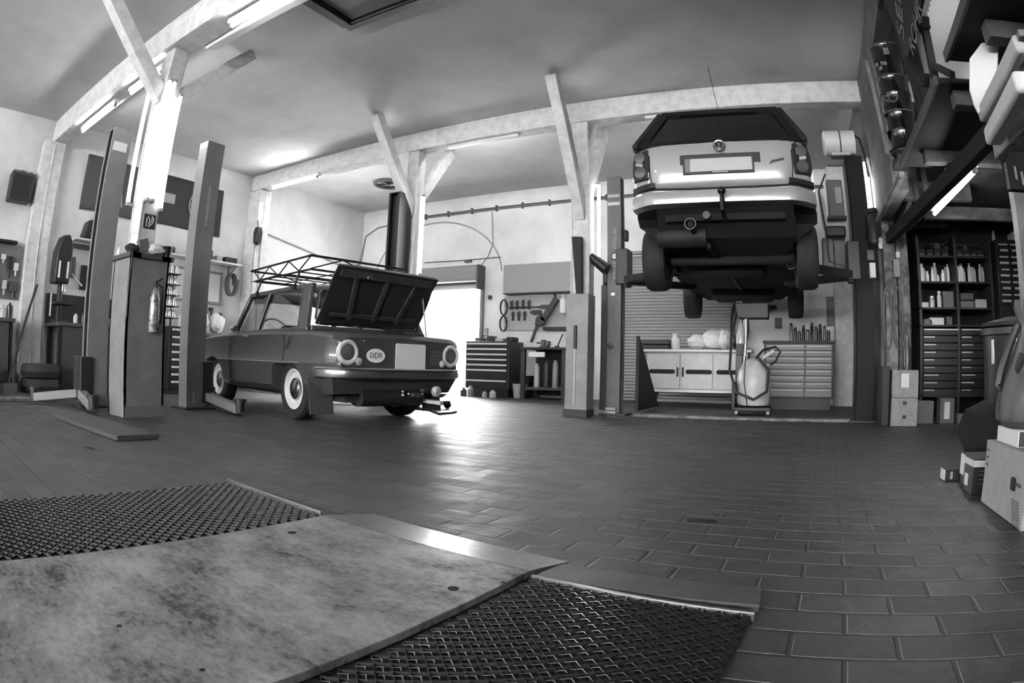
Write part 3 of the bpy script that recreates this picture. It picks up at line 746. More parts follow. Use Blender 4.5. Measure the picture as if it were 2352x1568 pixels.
for s in (1, -1):
    rub = []
    for i in range(7):
        y = s * (.60 + .235 * i / 6); bk = .75 * max(0, abs(y) - .60) ** 1.6 * 2.2
        rub.append([Vector((x + bk, y, z)) for x, z in ((-.90, .855), (-.935, .845), (-.935, .80), (-.90, .785))])
    part('bumper_strip', MB().ring(rub), gm(22, .5), gol)
    tl = rear_patch('tail_light', [(s * a, z) for a, z in ((.655, 1.175), (.80, 1.16), (.822, 1.08), (.83, .95), (.815, .89), (.66, .885), (.65, .95))][::s], mat('tail_housing', 34, .15, coat=1.0), .03, bevel=.012)
    for z, r in ((1.105, .058), (.965, .062)):
        part('lamp_lens', MB().lathe([(r, 0), (r * .9, .018), (.004, .028)], (rear_x(.73, z) - .022, s * .735, z), (-1, -s * -.35, 0), 20), mat('lamp_lens', 84, .15, coat=1.0), tl)
    part('reverse_lamp', MB().box((rear_x(.73, 0) - .03, s * .735, 1.035), (.02, .09, .03), (0, 0, s * .35)), mat('clear_lens', 170, .15), tl)
pr_ = rear_patch('plate_recess', [(.36, 1.08), (.36, .93), (.32, .885), (-.32, .885), (-.36, .93), (-.36, 1.08)], gm(26, .6), .047)
npl = MB().bx(-.972, -.958, -.285, .275, .91, 1.035)
part('number_plate', npl, gm(178, .4), gol, bevel=.004)
part('plate_country_band', MB().bx(-.9735, -.965, .277, .315, .91, 1.035), gm(110, .4), gol)
part('plate_frame', frame_slab([(-.968, .335, .89), (-.968, -.30, .89), (-.968, -.30, 1.055), (-.968, .335, 1.055)], [(-.968, .316, .911), (-.968, -.286, .911), (-.968, -.286, 1.034), (-.968, .316, 1.034)], .014), black_m, gol, smooth=0)
part('plate_handle', MB().bx(-.985, -.95, -.065, .075, .893, .906), gm(150, .4), gol, bevel=.003)
em = part('emblem', MB().lathe([(.052, -.01), (.052, .012), (.044, .016), (.004, .016)], (-.948, .0, 1.148), (-1, 0, 0), 28), gm(46, .25, .6), gol)
part('emblem_ring', MB().tube([(-.966, .05 * math.cos(a), 1.148 + .05 * math.sin(a)) for a in [2 * PI * i / 28 for i in range(28)]], .006, 6, True), chrome, em)
vw = MB()
for p, q in (((.022, .042), (.0, .005)), ((.0, .005), (-.022, .042)), ((.043, .02), (.02, -.038)), ((.02, -.038), (.0, -.004)), ((.0, -.004), (-.02, -.038)), ((-.02, -.038), (-.043, .02))):
    vw.bar((-.967, p[0], 1.148 + p[1]), (-.967, q[0], 1.148 + q[1]), .008, .006, (1, 0, 0))
part('emblem_letters', vw, chrome, em)
part('model_script', MB().bar((-.957, -.455, .985), (-.955, -.57, 1.01), .02, .006, (1, 0, 0)).bar((-.957, -.455, .985), (-.957, -.44, .96), .008, .006, (1, 0, 0)), gm(60, .3), gol)
tow = MB().ball((-1.02, .0, .715), .038, 14, 10).cyl((-1.02, 0, .62), (-1.02, 0, .70), .019, n=10).tube([(-1.02, 0, .65), (-1.01, 0, .56), (-.9, 0, .52), (-.7, 0, .54)], .022, 8)
part('tow_ball', tow, gm(26, .35, .5), gol)
part('tow_bar', MB().bar((-.70, -.55, .56), (-.70, .55, .56), .08, .06), under, gol)
part('tow_socket', MB().cyl((-.86, .16, .55), (-.80, .16, .55), .035, n=14), gm(30, .4), gol)
part('aerial', MB().cyl((-.22, 0, 1.715), (-.30, .02, 1.76), .010, n=8).cyl((-.30, .02, 1.76), (-.62, .06, 2.14), .0032, n=6), gm(34, .5), gol)
al = gm(70, .4, .5)
for wx in (0, GWB):
    for s in (1, -1):
        w_ = wheel(gol, wx, s * .765, s, .315, .215, al, gm(110, .4, .6), .62)
        if wx:
            for q in [w_] + list(w_.children):
                if q is w_: q.location.z = -.05
# ================================================================== floor plates of the brake tester
def steel_plate_material():
    mt = mat('worn_steel', 128, 0.42, 0.35, 0.0)
    nt = mt.node_tree; b = nt.nodes['Principled BSDF']
    tc = nt.nodes.new('ShaderNodeTexCoord'); mp = nt.nodes.new('ShaderNodeMapping'); mp.inputs['Scale'].default_value = (1.0, 1.7, 1.0)
    nt.links.new(tc.outputs['Object'], mp.inputs['Vector'])
    n1 = nt.nodes.new('ShaderNodeTexNoise'); n1.inputs['Scale'].default_value = 2.8; n1.inputs['Detail'].default_value = 12; n1.inputs['Roughness'].default_value = 0.74
    n2 = nt.nodes.new('ShaderNodeTexNoise'); n2.inputs['Scale'].default_value = 36; n2.inputs['Detail'].default_value = 8; n2.inputs['Roughness'].default_value = 0.7
    for n in (n1, n2): nt.links.new(mp.outputs['Vector'], n.inputs['Vector'])
    ml = nt.nodes.new('ShaderNodeMath'); ml.operation = 'MULTIPLY_ADD'; ml.inputs[1].default_value = 0.42
    nt.links.new(n2.outputs['Fac'], ml.inputs[0]); nt.links.new(n1.outputs['Fac'], ml.inputs[2])
    r = nt.nodes.new('ShaderNodeValToRGB'); e = r.color_ramp.elements
    for el, p, v in ((e[0], .56, 34), (e[1], .84, 138)): el.position = p; c = lin(v); el.color = (c, c, c, 1)
    el = e.new(.665); c = lin(104); el.color = (c, c, c, 1)
    nt.links.new(ml.outputs[0], r.inputs['Fac']); nt.links.new(r.outputs['Color'], b.inputs['Base Color'])
    rr = nt.nodes.new('ShaderNodeMapRange'); rr.inputs['From Min'].default_value = .56; rr.inputs['From Max'].default_value = .84; rr.inputs['To Min'].default_value = .62; rr.inputs['To Max'].default_value = .36
    nt.links.new(ml.outputs[0], rr.inputs['Value']); nt.links.new(rr.outputs['Result'], b.inputs['Roughness'])
    return mt
steel = steel_plate_material()
grid_m = mat('grating_steel', 22, 0.5, 0.4)
worn_m = mat('grating_worn_edge', 170, 0.25, 0.9)
pit_m = gm(14, .9)
ZP = 0.024
PA, PB = AZ(744, 1180, ZP), AZ(1228, 1311, ZP)
PU = (PB - PA).normalized(); PV = Vector((-PU.y, PU.x, 0)); PW = (PB - PA).length
PANG = math.atan2(PU.y, PU.x)
def uv(u, v, z=0.0): return PA + PU * u + PV * v + Vector((0, 0, z - ZP))
plate = thing('steel_cover_plate', 'large worn steel floor plate with rust blotches between the two gratings', 'floor plate', (PA.x, PA.y, 0), PANG)
def up(poly, z0, z1): return MB().prism(poly, z0, z1)
part('sheet', up([(.012, -2.6), (PW - .012, -2.6), (PW - .012, -.005), (.012, -.005)], .004, ZP), steel, plate, bevel=.002)
lipL, lipR = AZ(858, 1178, .006), AZ(1306, 1287, .006)
def luv(p): d = p - PA; return (d.dot(PU), d.dot(PV))
a, b = luv(lipL), luv(lipR)
lipm = MB().add([(.012, -.004, ZP), (PW - .012, -.004, ZP), (b[0], b[1], .004), (a[0], a[1], .004), (.012, -.004, .002), (PW - .012, -.004, .002), (b[0], b[1], .0005), (a[0], a[1], .0005)],
                [(0, 1, 2, 3), (7, 6, 5, 4), (0, 4, 5, 1), (1, 5, 6, 2), (2, 6, 7, 3), (3, 7, 4, 0)])
part('ramp_lip', lipm, mat('bare_steel', 165, .30, .8, .12, 30), plate, smooth=0)
for px, py in ((671, 1223), (1041, 1351)):
    p = AZ(px, py, ZP); q = luv(p)
    part('bolt_hole', MB().lathe([(.0135, 0), (.0135, .0012), (.001, .0012)], (q[0], q[1], ZP), (0, 0, 1), 20), gm(8, .9), plate)
for px, py in ((274, 1437), (465, 1538), (1155, 1337)):
    p = AZ(px, py, ZP); q = luv(p)
    part('rust_pit', MB().lathe([(.006, 0), (.006, .0008), (.001, .0008)], (q[0], q[1], ZP), (0, 0, 1), 9), gm(20, .9), plate)
def grating(u0, u1, v0, v1, label, strips):
    o = uv(u0, v1, 0)
    t = thing('roller_grating', label, 'grating', o, PANG)
    w, l = u1 - u0, v1 - v0
    part('tray', MB().bx(0.005, w - .005, -l, -.005, .001, .008), pit_m, t)
    g = MB(); pu, pv, th, hh = .0235, .021, .0017, .008
    nu = int(w / pu); nr = int(l / pv)
    for r in range(nr):
        v = -.012 - r * pv
        pts = []
        for i in range(nu + 1):
            s = 1 if (i + r) % 2 else -1
            pts.append((i * pu + .004, v + s * pv * .48))
        vs = []; fs = []
        for x, y in pts:
            # strand section leaning like expanded metal
            vs += [(x, y - th, .013), (x, y + th * .4, .013), (x, y + th * 1.9, .013 + hh), (x, y + th * .5, .013 + hh)]
        for i in range(nu):
            for k in range(4):
                a_, b_ = i * 4 + k, i * 4 + (k + 1) % 4
                fs.append((a_, b_, b_ + 4, a_ + 4))
        g.add(vs, fs)
    part('expanded_mesh', g, grid_m, t, smooth=0)
    wv = MB(); rw_ = random.Random(4)
    for r in range(nr):
        v = -.012 - r * pv
        for i in range(1, nu):
            if (i + r) % 2: continue
            x, y = i * pu + .004, v + pv * .48 + th * 1.2
            for sgn in (-1, 1):
                f = rw_.uniform(.35, .75); x2, y2 = x + sgn * pu * f, y - pv * .96 * f
                wv.add([(x, y - .0018, .0214), (x, y + .0016, .0214), (x2, y2 + .0008, .0213), (x2, y2 - .0008, .0213)], [(0, 1, 2, 3) if sgn < 0 else (3, 2, 1, 0)])
    part('worn_edges', wv, worn_m, t, smooth=0)
    for nm, c in strips: part(nm, MB().bx(*c), mat('edge_steel', 150, .3, .8), t, bevel=.002)
    return t
m1l = AZ(523, 1104, ZP); mu = luv(m1l)
grating(mu[0], -.004, -2.4, mu[1], 'left expanded-metal grating beyond the large steel plate', [('edge_strip', (0.0, -mu[0] - .004, -.006, .006, .002, .034))])
m2 = luv(AZ(1744, 1388, ZP))
grating(PW + .012, m2[0], -2.4, -.035, 'right expanded-metal grating in front at the lower picture edge', [('edge_strip', (0.0, m2[0] - PW - .012, -.004, .008, .002, .026))])
r2 = luv(AZ(1750, 1346, .004))
lp = MB().add([(p[0], p[1], p[2]) for p in ((PW + .012, -.025, .02), (m2[0], m2[1] + .008, .02), (r2[0], r2[1], .003), (b[0] - .01, b[1] - .02, .003), (PW + .012, -.025, .001), (m2[0], m2[1] + .008, .001), (r2[0], r2[1], .0005), (b[0] - .01, b[1] - .02, .0005))],
              [(0, 1, 2, 3), (7, 6, 5, 4), (0, 4, 5, 1), (1, 5, 6, 2), (2, 6, 7, 3), (3, 7, 4, 0)])
lp.tf(Matrix.Translation(Vector((PA.x, PA.y, 0))) @ Matrix.Rotation(PANG, 4, 'Z'))
solo('ramp_strip', 'grey steel ramp strip along the far edge of the right grating', 'ramp', lp, mat('dull_steel', 96, .45, .5, .15, 12), smooth=0)
# a loose board by the left lift, an oil spot and small litter
q0, q1, q2 = AZ(270, 1001, .035), AZ(365, 996, .035), AZ(95, 938, .035)
q2 = q0 + (q2 - q0).normalized() * 1.5
bd = MB().add([p + Vector((0, 0, z)) for z in (0, -.032) for p in (q0, q1, q1 + (q2 - q0), q2)], [(0, 1, 2, 3), (7, 6, 5, 4), (0, 4, 5, 1), (1, 5, 6, 2), (2, 6, 7, 3), (3, 7, 4, 0)])
solo('ramp_board', 'flat dark ramp board lying on the pavers before the left lift', 'board', bd, gm(66, .6), smooth=0)
for px, py, sx, sy, lb in ((1610, 1196, .055, .03, 'dark oil spot on the pavers right of the steel plate'), (207, 1030, .06, .03, 'dark oil spot on the pavers left of the ramp board')):
    p = AZ(px, py)
    sp = MB().prism([(sx * (1 + .2 * math.sin(3 * a)) * math.cos(a), sy * (1 + .2 * math.cos(2 * a)) * math.sin(a)) for a in [2 * PI * i / 18 for i in range(18)]], .0005, .002, Matrix.Translation(p))
    solo('oil_spot', lb, 'stain', sp, gm(14, .3))

# ================================================================== two-post lifts
liftg = mat('lift_paint', 128, .38, 0, .08, 5, coat=.2)
liftd = mat('lift_dark', 40, .5)
def lift_column(x, y, rz, h, label, arms, mt=liftg, w=.17, d=.24, carriage=.25, base=True, marks=True):
    """local +y is the open side towards the car"""
    t = thing('lift_column', label, 'car lift', (x, y, 0), rz)
    hw = w / 2
    c = MB().prism([(-hw, -d / 2), (hw, -d / 2), (hw, d / 2), (hw - .035, d / 2), (hw - .035, d / 2 - .012), (hw - .012, d / 2 - .012), (hw - .012, -d / 2 + .012),
                    (-hw + .012, -d / 2 + .012), (-hw + .012, d / 2 - .012), (-hw + .035, d / 2 - .012), (-hw + .035, d / 2), (-hw, d / 2)], 0.02, h)
    part('mast', c, mt, t, smooth=0)
    part('top_cap', MB().bx(-hw, hw, -d / 2, d / 2, h, h + .012), mt, t)
    part('spindle', MB().cyl((0, d * .12, .05), (0, d * .12, h - .03), .022, n=12).bx(-hw + .014, hw - .014, .03, .05, .05, h - .02), liftd, t)
    if base: part('base_plate', MB().bx(-hw - .07, hw + .07, -d / 2 - .06, d / 2 + .10, 0, .02), liftd, t, bevel=.004)
    part('carriage', MB().bx(-hw - .03, hw + .03, d / 2 - .06, d / 2 + .09, carriage - .18, carriage + .25), liftd, t, bevel=.01)
    for ax, ay, az in arms:
        L0 = Vector((math.copysign(hw * .7, ax), d / 2 + .05, carriage - .12)); L1 = Vector((ax, ay, az))
        mid = L0.lerp(L1, .55)
        a = part('arm', MB().bar(L0, L1, .10, .085).bar(mid, L1, .07, .06), mt if az < .5 else liftd, t, bevel=.008)
        part('arm_pad', MB().cyl((ax, ay, az - .02), (ax, ay, az + .07), .05, n=14).cyl((ax, ay, az + .07), (ax, ay, az + .10), .065, n=14), black_m, a)
        part('arm_pivot', MB().cyl(L0 - Vector((0, 0, .08)), L0 + Vector((0, 0, .08)), .035, n=12), liftd, a)
    return t
A1 = lift_column(-5.90, 2.38, PI, 2.86, 'grey lift column with dark open side at left of the glowing post', [(-.72, .30, .07), (.35, .62, .07)])
B1 = lift_column(-5.50, 3.42, 0, 2.86, 'grey lift column with bright edge right of the glowing post', [(-.55, .62, .09), (.86, .04, .06)])
C1 = lift_column(-4.98, 6.27, PI, 2.86, 'black lift column behind the dark saloon, below the white braces', [(.55, .62, .09), (-.6, .5, .09)], mt=mat('lift_black', 34, .6), w=.19, d=.26)
D1 = lift_column(-2.08, 6.80, -PI / 2, 2.88, 'grey lift column left of the raised silver car with a round marker', [(.5, .85, 1.60), (-.72, .82, 1.60)], mt=mat('lift_worn_grey', 98, .6, 0, .12, 6), carriage=1.72, w=.17, d=.17)
E1 = lift_column(.89, 6.73, PI / 2, 2.96, 'dark lift column right of the raised silver car', [(.6, .9, 1.60), (-.72, .86, 1.60)], mt=mat('lift_shadow_grey', 15, .8), carriage=1.72, w=.19, d=.2)  # this column's shade is put into its near-black paint
part('cable_cover', MB().bx(-2.26, -2.18, 6.76, 6.90, .05, 1.55), liftd, D1, False, bevel=.01)
part('motor', MB().bx(-2.24, -2.17, 6.74, 6.92, 1.55, 1.80), black_m, D1, False, bevel=.02)
fx = MB().lathe([(.036, 0), (.036, .012), (.028, .02), (.003, .022)], (-2.07, 6.71, 1.88), (0, -1, 0), 20)
part('marker_disc', fx, gm(190, .3), D1, False)
part('marker_rim', MB().tube([(-2.07 + .04 * math.cos(a), 6.70, 1.88 + .04 * math.sin(a)) for a in [2 * PI * i / 24 for i in range(24)]], .008, 6, True), black_m, D1, False)
part('signal_lamp', MB().ball((-2.09, 6.705, 1.425), (.03, .012, .022)), gm(225, .3), D1, False)
part('round_knob', MB().lathe([(.035, 0), (.035, .02), (.003, .025)], (-2.12, 6.71, .81), (0, -1, 0), 18), black_m, D1, False)
part('decal_band', MB().bx(-2.155, -2.005, 6.712, 6.7145, 2.62, 2.66), gm(165, .5), D1, False)
part('decal_band', MB().bx(-2.155, -2.005, 6.712, 6.7145, 2.52, 2.56), gm(190, .5), D1, False)
part('mast_side_box', MB().bx(-1.98, -1.93, 6.76, 6.86, 2.08, 2.22), black_m, D1, False, bevel=.02)
# worn vertical lettering on the masts, partly down to faint strokes
random.seed(3)
lettering('shop.de', .085, frame_of(Vector((-2.078, 6.7135, 2.10)), (0, 0, 1), (-1, 0, 0)), gm(150, .6), D1)
for z in [1.79 - .045 * k for k in range(5)]:
    part('faded_letter', frame_slab([(-2.095, 6.7135, z), (-2.06, 6.7135, z), (-2.06, 6.7135, z + .034), (-2.095, 6.7135, z + .034)], [(-2.087, 6.7135, z + .008), (-2.068, 6.7135, z + .008 + random.uniform(0, .008)), (-2.068, 6.7135, z + .026), (-2.087, 6.7135, z + .026)], .002), gm(150, .6), D1, False, smooth=0)
for k in range(13):
    z = 1.93 + .034 * k
    part('faded_letter', MB().bx(-5.4165, -5.4135, 3.405, 3.435, z, z + .02 + .006 * (k % 3)), gm(165, .6), B1, False)
part('decal_band', MB().bx(-5.8165, -5.8135, 2.28, 2.46, 2.62, 2.72), gm(215, .5), A1, False)
part('foot_slot', MB().bx(-5.4165, -5.412, 3.38, 3.40, .06, .18), gm(190, .4), B1, False)
for z in (.05, .09):
    part('anchor_bolt', MB().bx(-2.15, -2.02, 6.66, 6.70, z - .03, z), gm(165, .4), D1, False, bevel=.004)
# lamp hood at the left mast
p = AY(1375, 603, 6.55)
part('work_lamp', MB().cyl(p + Vector((-.10, 0, .08)), p + Vector((.09, .02, -.08)), .055, .07, n=16).bar(p + Vector((.05, .02, -.04)), (-2.17, 6.76, p.z - .10), .03, .03), black_m, D1, False)
# ================================================================== helpers for workshop furniture
def cabinet(name, label, cat, x0, x1, y0, y1, z0, z1, body, rows, cols, face, handle, fdir='-y', gap=.012, plinth=.0, group=None, hstyle='bar', top=None, skip=0):
    """drawer cabinet; rows: list of heights (fractions), cols: list of widths; fdir: the side its drawers face"""
    t = thing(name, label, cat, ((x0 + x1) / 2, (y0 + y1) / 2, z0), group=group)
    part('carcass', MB().bx(x0, x1, y0, y1, z0 + plinth, z1), body, t, False, bevel=.006)
    if plinth: part('plinth', MB().bx(x0 + .03, x1 - .03, y0 + .03, y1 - .03, z0, z0 + plinth), black_m, t, False)
    if top: part('worktop', MB().bx(x0 - .02, x1 + .02, y0 - .02, y1 + .02, z1, z1 + .03), top, t, False, bevel=.005)
    R_, C_ = sum(rows), sum(cols); zt = z1 - .02; H = z1 - z0 - plinth - .04; 
    lo, hi = (x0, x1) if fdir[1] == 'y' else (y0, y1)
    for r in rows:
        h = H * r / R_; c0 = lo + .02
        for c in cols:
            w = (hi - lo - .04) * c / C_
            a, b, zb, zz = c0 + gap / 2, c0 + w - gap / 2, zt - h + gap / 2, zt - gap / 2
            if fdir == '-y': bx = (a, b, y0 - .014, y0 + .01, zb, zz); hx = (a + .015, b - .015, y0 - .032, y0 - .012, zz - min(.035, h * .45), zz - .006)
            elif fdir == '+x': bx = (x1 - .01, x1 + .014, a, b, zb, zz); hx = (x1 + .012, x1 + .032, a + .015, b - .015, zz - min(.035, h * .45), zz - .006)
            d = part('drawer', MB().bx(*bx), face, t, False, bevel=.003)
            if hstyle == 'bar': part('handle', MB().bx(*hx), handle, d, False, bevel=.003)
            elif hstyle == 'label':
                m_ = (a + b) / 2; q = (b - a) * .42
                part('label_holder', MB().bx(m_ - q, m_ + q, y0 - .02, y0 - .012, zb + h * .30, zb + h * .52), handle, d, False)
            c0 += w
        zt -= h
    return t
def bottle(label, cat, p, r, h, mb_, mc, neck=.4, group=None, name='bottle'):
    t = thing(name, label, cat, p, group=group)
    part('body', MB().lathe([(r * .9, 0), (r, .01), (r, h * .68), (r * .8, h * .76), (r * neck, h * .84), (r * neck, h * .9)], (0, 0, 0), n=12), mb_, t)
    part('cap', MB().lathe([(r * neck * 1.25, h * .88), (r * neck * 1.25, h * .98), (r * neck, h)], (0, 0, 0), n=10), mc, t)
    return t
def spray(label, p, r, h, mb_, mc, group=None):
    t = thing('spray_can', label, 'can', p, group=group)
    part('body', MB().lathe([(r, 0), (r, h * .8), (r * .6, h * .87)], n=12), mb_, t)
    part('cap', MB().lathe([(r * .8, h * .85), (r * .8, h * .98), (r * .6, h)], n=12), mc, t)
    return t
def carton(name, label, cat, x0, x1, y0, y1, z0, z1, m_, tape=True, group=None, bevel=.004):
    t = thing(name, label, cat, ((x0 + x1) / 2, (y0 + y1) / 2, z0), group=group)
    part('box', MB().bx(x0, x1, y0, y1, z0, z1), m_, t, False, bevel=bevel)
    return t
bright = mat('bright_plastic', 222, .3)
midm = gm(130, .5)
darkm = gm(30, .6)
oily = mat('oily_dark', 26, .45)
steelm = mat('tool_steel', 150, .3, .8)
board_m = mat('tool_board', 118, .7, 0, .15, 6)
cardb = mat('cardboard', 138, .8, 0, .1, 14)

# ================================================================== left side: casing round the near post
cs = thing('post_casing', 'grey sheet-metal casing around the foot of the glowing post', 'cabinet', (-5.02, 2.48, 0))
casem = mat('casing_grey', 122, .55, 0, .12, 7)
x0, x1, y0, y1 = -5.22, -4.83, 2.26, 2.68
cb = MB().bx(x0, x1, y0, y0 + .02, .0, 1.40).bx(x0, x1, y1 - .02, y1, 0, 1.40).bx(x0, x0 + .02, y0, y1, 0, 1.40).bx(x1 - .02, x1, y0, y1, 0, 1.40)
part('shell', cb, casem, cs, False)
tp = MB().bx(x0 - .03, x1 + .03, y0 - .03, y0 + .09, 1.38, 1.42).bx(x0 - .03, x1 + .03, y1 - .10, y1 + .03, 1.38, 1.42).bx(x0 - .03, x0 + .08, y0, y1, 1.38, 1.42).bx(x1 - .08, x1 + .03, y0, y1, 1.38, 1.42)
part('ledge', tp, gm(66, .6), cs, False)
part('kick_plate', MB().bx(x1 - .02, x1 + .004, y0, y1, 0, .10), gm(100, .6), cs, False)
ex = thing('fire_extinguisher', 'small silver fire extinguisher hung on the grey post casing', 'fire extinguisher', (-4.77, 2.52, .74))
part('cylinder', MB().lathe([(.045, 0), (.05, .01), (.05, .30), (.03, .36), (.018, .39)], n=18), mat('chrome_cylinder', 190, .22, .6, .5, 26), ex)
part('valve', MB().lathe([(.02, .39), (.02, .43), (.012, .45)], n=12).bar((0, 0, .44), (.0, .07, .48), .015, .015), black_m, ex)
part('hose', MB().tube([(0, .03, .42), (0, .075, .40), (0, .08, .2), (0, .075, .08)], .009, 6), black_m, ex)
for z in (.12, .3): part('bracket', MB().bx(-.058, -.03, -.03, .03, z, z + .035), gm(50), ex)
lb = solo('cord', 'thin dark cord hanging down the corner of the post casing', 'cord', MB().tube([(-4.81, 2.26, 1.38), (-4.81, 2.25, 1.1), (-4.815, 2.255, .86)], .006, 6), black_m)
sg = thing('safety_sign', 'small dark square fire extinguisher sign on the white post', 'sign', AX(345, 508, -4.92))
p = AX(345, 508, -4.905)
part('plate', MB().bx(-4.923, -4.915, p.y - .062, p.y + .062, p.z - .065, p.z + .065), gm(44, .4), sg, False)
sm_ = gm(170, .5)
part('extinguisher_symbol', MB().tube([(-4.912, p.y - .035, p.z - .05), (-4.912, p.y - .035, p.z + .02), (-4.912, p.y - .02, p.z + .04), (-4.912, p.y - .005, p.z + .02), (-4.912, p.y - .005, p.z - .05)], .006, 5, True), sm_, sg, False)
part('flame_symbol', MB().tube([(-4.912, p.y - .0, p.z - .045), (-4.912, p.y + .035, p.z - .01), (-4.912, p.y + .042, p.z + .03), (-4.912, p.y + .025, p.z + .05), (-4.912, p.y + .02, p.z + .0), (-4.912, p.y - .0, p.z - .02)], .006, 5), sm_, sg, False)
# odds and ends on the casing ledge
def crumple(p, r, seed, squash=(1, 1, .7)):
    rnd = random.Random(seed); b = MB().ball(p, (r * squash[0], r * squash[1], r * squash[2]), 12, 8)
    for v in b.v: v += Vector((rnd.uniform(-1, 1), rnd.uniform(-1, 1), rnd.uniform(-.6, .6))) * r * .16
    return b
solo('crumpled_paper', 'crumpled white paper on the ledge of the post casing', 'paper', crumple((-4.84, 2.52, 1.475), .075, 1, (.8, 1.3, .7)), gm(205, .8))
solo('paint_pot', 'small black pot at the rear of the casing ledge', 'pot', MB().lathe([(.04, 0), (.05, .09), (.055, .10)], (-4.86, 2.655, 1.42), n=14), black_m)
solo('carton', 'small grey carton standing tilted on the casing ledge', 'box', MB().box((-4.85, 2.385, 1.495), (.06, .10, .11), (.35, 0, 0)), gm(92, .7), bevel=.003)
solo('cloth', 'dark cloth heap on the front corner of the casing ledge', 'cloth', crumple((-4.86, 2.27, 1.455), .06, 3, (.8, 1.2, .7)), gm(40, .9))
solo('small_bottle', 'little white bottle on the left edge of the casing ledge', 'bottle', MB().lathe([(.02, 0), (.02, .05), (.008, .07), (.008, .08)], (-5.16, 2.27, 1.42), n=10), bright)
solo('dish', 'flat white dish on the floor at the foot of the post casing', 'dish', MB().lathe([(.04, 0), (.09, .018), (.085, .02), (.035, .006)], tuple(AZ(357, 948, .001)), n=20), gm(190, .5))

# ------------------------------------------------------------------ left wall
def wall_cloth(label, cx_pts, m_, emblem):
    t = thing('banner', label, 'banner', (XL + .03, (cx_pts[0] + cx_pts[1]) / 2, cx_pts[2]))
    y0, y1, z0, z1 = cx_pts; n = 24; vs = []; fs = []
    for j in range(9):
        for i in range(n + 1):
            u = i / n; vs.append((XL + .018 + .010 * math.sin(9 * u + 2.2 * j / 8), y0 + (y1 - y0) * u, z0 + (z1 - z0) * j / 8 + .012 * math.sin(5 * u)))
    for j in range(8):
        for i in range(n): a = j * (n + 1) + i; fs.append((a, a + 1, a + n + 2, a + n + 1))
    c = part('cloth', MB().add(vs, fs), m_, t, False, smooth=60)
    md = c.modifiers.new('thick', 'SOLIDIFY'); md.thickness = .006
    part('emblem', emblem, gm(150, .8), t, False)
    return t
e1 = MB(); ey, ez = 3.62, 2.98
for a in range(7):
    e1.bar((XL + .036, ey - .16 + .05 * a, ez - .22 + .05 * (a % 3)), (XL + .036, ey - .10 + .03 * a, ez + .16 - .03 * (a % 2)), .03, .004, (1, 0, 0))
wall_cloth('dark cloth banner with pale emblem behind the left lift column', (3.0, 3.98, 2.62, 3.48), gm(72, .85), e1)
e2 = MB(); ey, ez = 5.36, 3.06
e2.tube([(XL + .038, ey + .27 * math.cos(a), ez + .27 * math.sin(a)) for a in [2 * PI * i / 36 for i in range(36)]], .012, 6, True)
for k in range(8): e2.bar((XL + .038, ey, ez), (XL + .038, ey + .26 * math.cos(k * PI / 4), ez + .26 * math.sin(k * PI / 4)), .016, .004, (1, 0, 0))
bnr = wall_cloth('wide dark banner with spoked wheel and pale plate on left wall', (4.18, 5.82, 2.62, 3.46), gm(48, .85), e2)
part('pale_plate', MB().bx(XL + .033, XL + .040, 4.48, 4.78, 3.0, 3.16), gm(150, .7), bnr, False)
sp = thing('wall_speaker', 'black box loudspeaker on the wall at the left picture edge', 'speaker', AX(50, 430, -8.6))
part('cabinet', MB().bx(XL + .003, XL + .22, 1.70, 2.08, 2.53, 2.93), black_m, sp, False, bevel=.01)
part('front_grille', MB().bx(XL + .22, XL + .228, 1.73, 2.05, 2.56, 2.90), gm(30, .9), sp, False)
solo('cable_tangle', 'tangled grey cable on top of the black wall speaker', 'cable', MB().tube([(XL + .1 + .06 * math.sin(a * 1.7), 1.89 + .17 * math.cos(a), 2.955 + .02 * math.sin(3 * a)) for a in [i * .5 for i in range(26)]], .012, 6), gm(110, .7))
sh = thing('wall_shelf', 'short white wall shelf left of the lift column', 'shelf', AX(195, 555, -8.6))
part('board', MB().bx(XL + .003, XL + .24, 2.95, 3.52, 2.13, 2.16), gm(190, .6), sh, False, bevel=.004)
part('hook_rail', MB().bx(XL + .003, XL + .05, 2.98, 3.5, 2.03, 2.10), gm(70, .6), sh, False)
solo('helmet_box', 'black hood-shaped welding mask on the short white shelf', 'mask', MB().prism([(-.16, 0), (.14, 0), (.12, .24), (-.02, .30), (-.10, .26)], -.10, .10, frame_of((XL + .13, 3.22, 2.161), (0, 1, 0), (0, 0, 1))), black_m, bevel=.03)
s2 = thing('wall_shelf', 'long white wall shelf under the spoked wheel banner', 'shelf', (XL + .15, 5.1, 2.1))
part('board', MB().bx(XL + .003, XL + .30, 4.35, 6.2, 2.12, 2.15), gm(200, .6), s2, False, bevel=.004)
for y in (4.5, 5.3, 6.1): part('bracket', MB().bar((XL + .02, y, 1.95), (XL + .26, y, 2.115), .025, .025).bx(XL + .003, XL + .025, y - .012, y + .012, 1.9, 2.12), gm(120), s2, False)
rd = thing('radio', 'black portable radio with pale dial on the long shelf', 'radio', (XL + .15, 5.38, 2.15))
part('case', MB().bx(XL + .06, XL + .24, 5.20, 5.58, 2.151, 2.32), black_m, rd, False, bevel=.02)
part('dial', MB().bx(XL + .24, XL + .247, 5.40, 5.52, 2.18, 2.29), gm(140, .4), rd, False)
solo('toolbox', 'low black tool case at the right end of the long shelf', 'case', MB().bx(XL + .05, XL + .25, 5.86, 6.12, 2.151, 2.25), black_m, bevel=.012)
solo('carton', 'small pale carton beside the black tool case on the long shelf', 'box', MB().bx(XL + .05, XL + .2, 5.70, 5.82, 2.151, 2.25), gm(165, .7), bevel=.003)
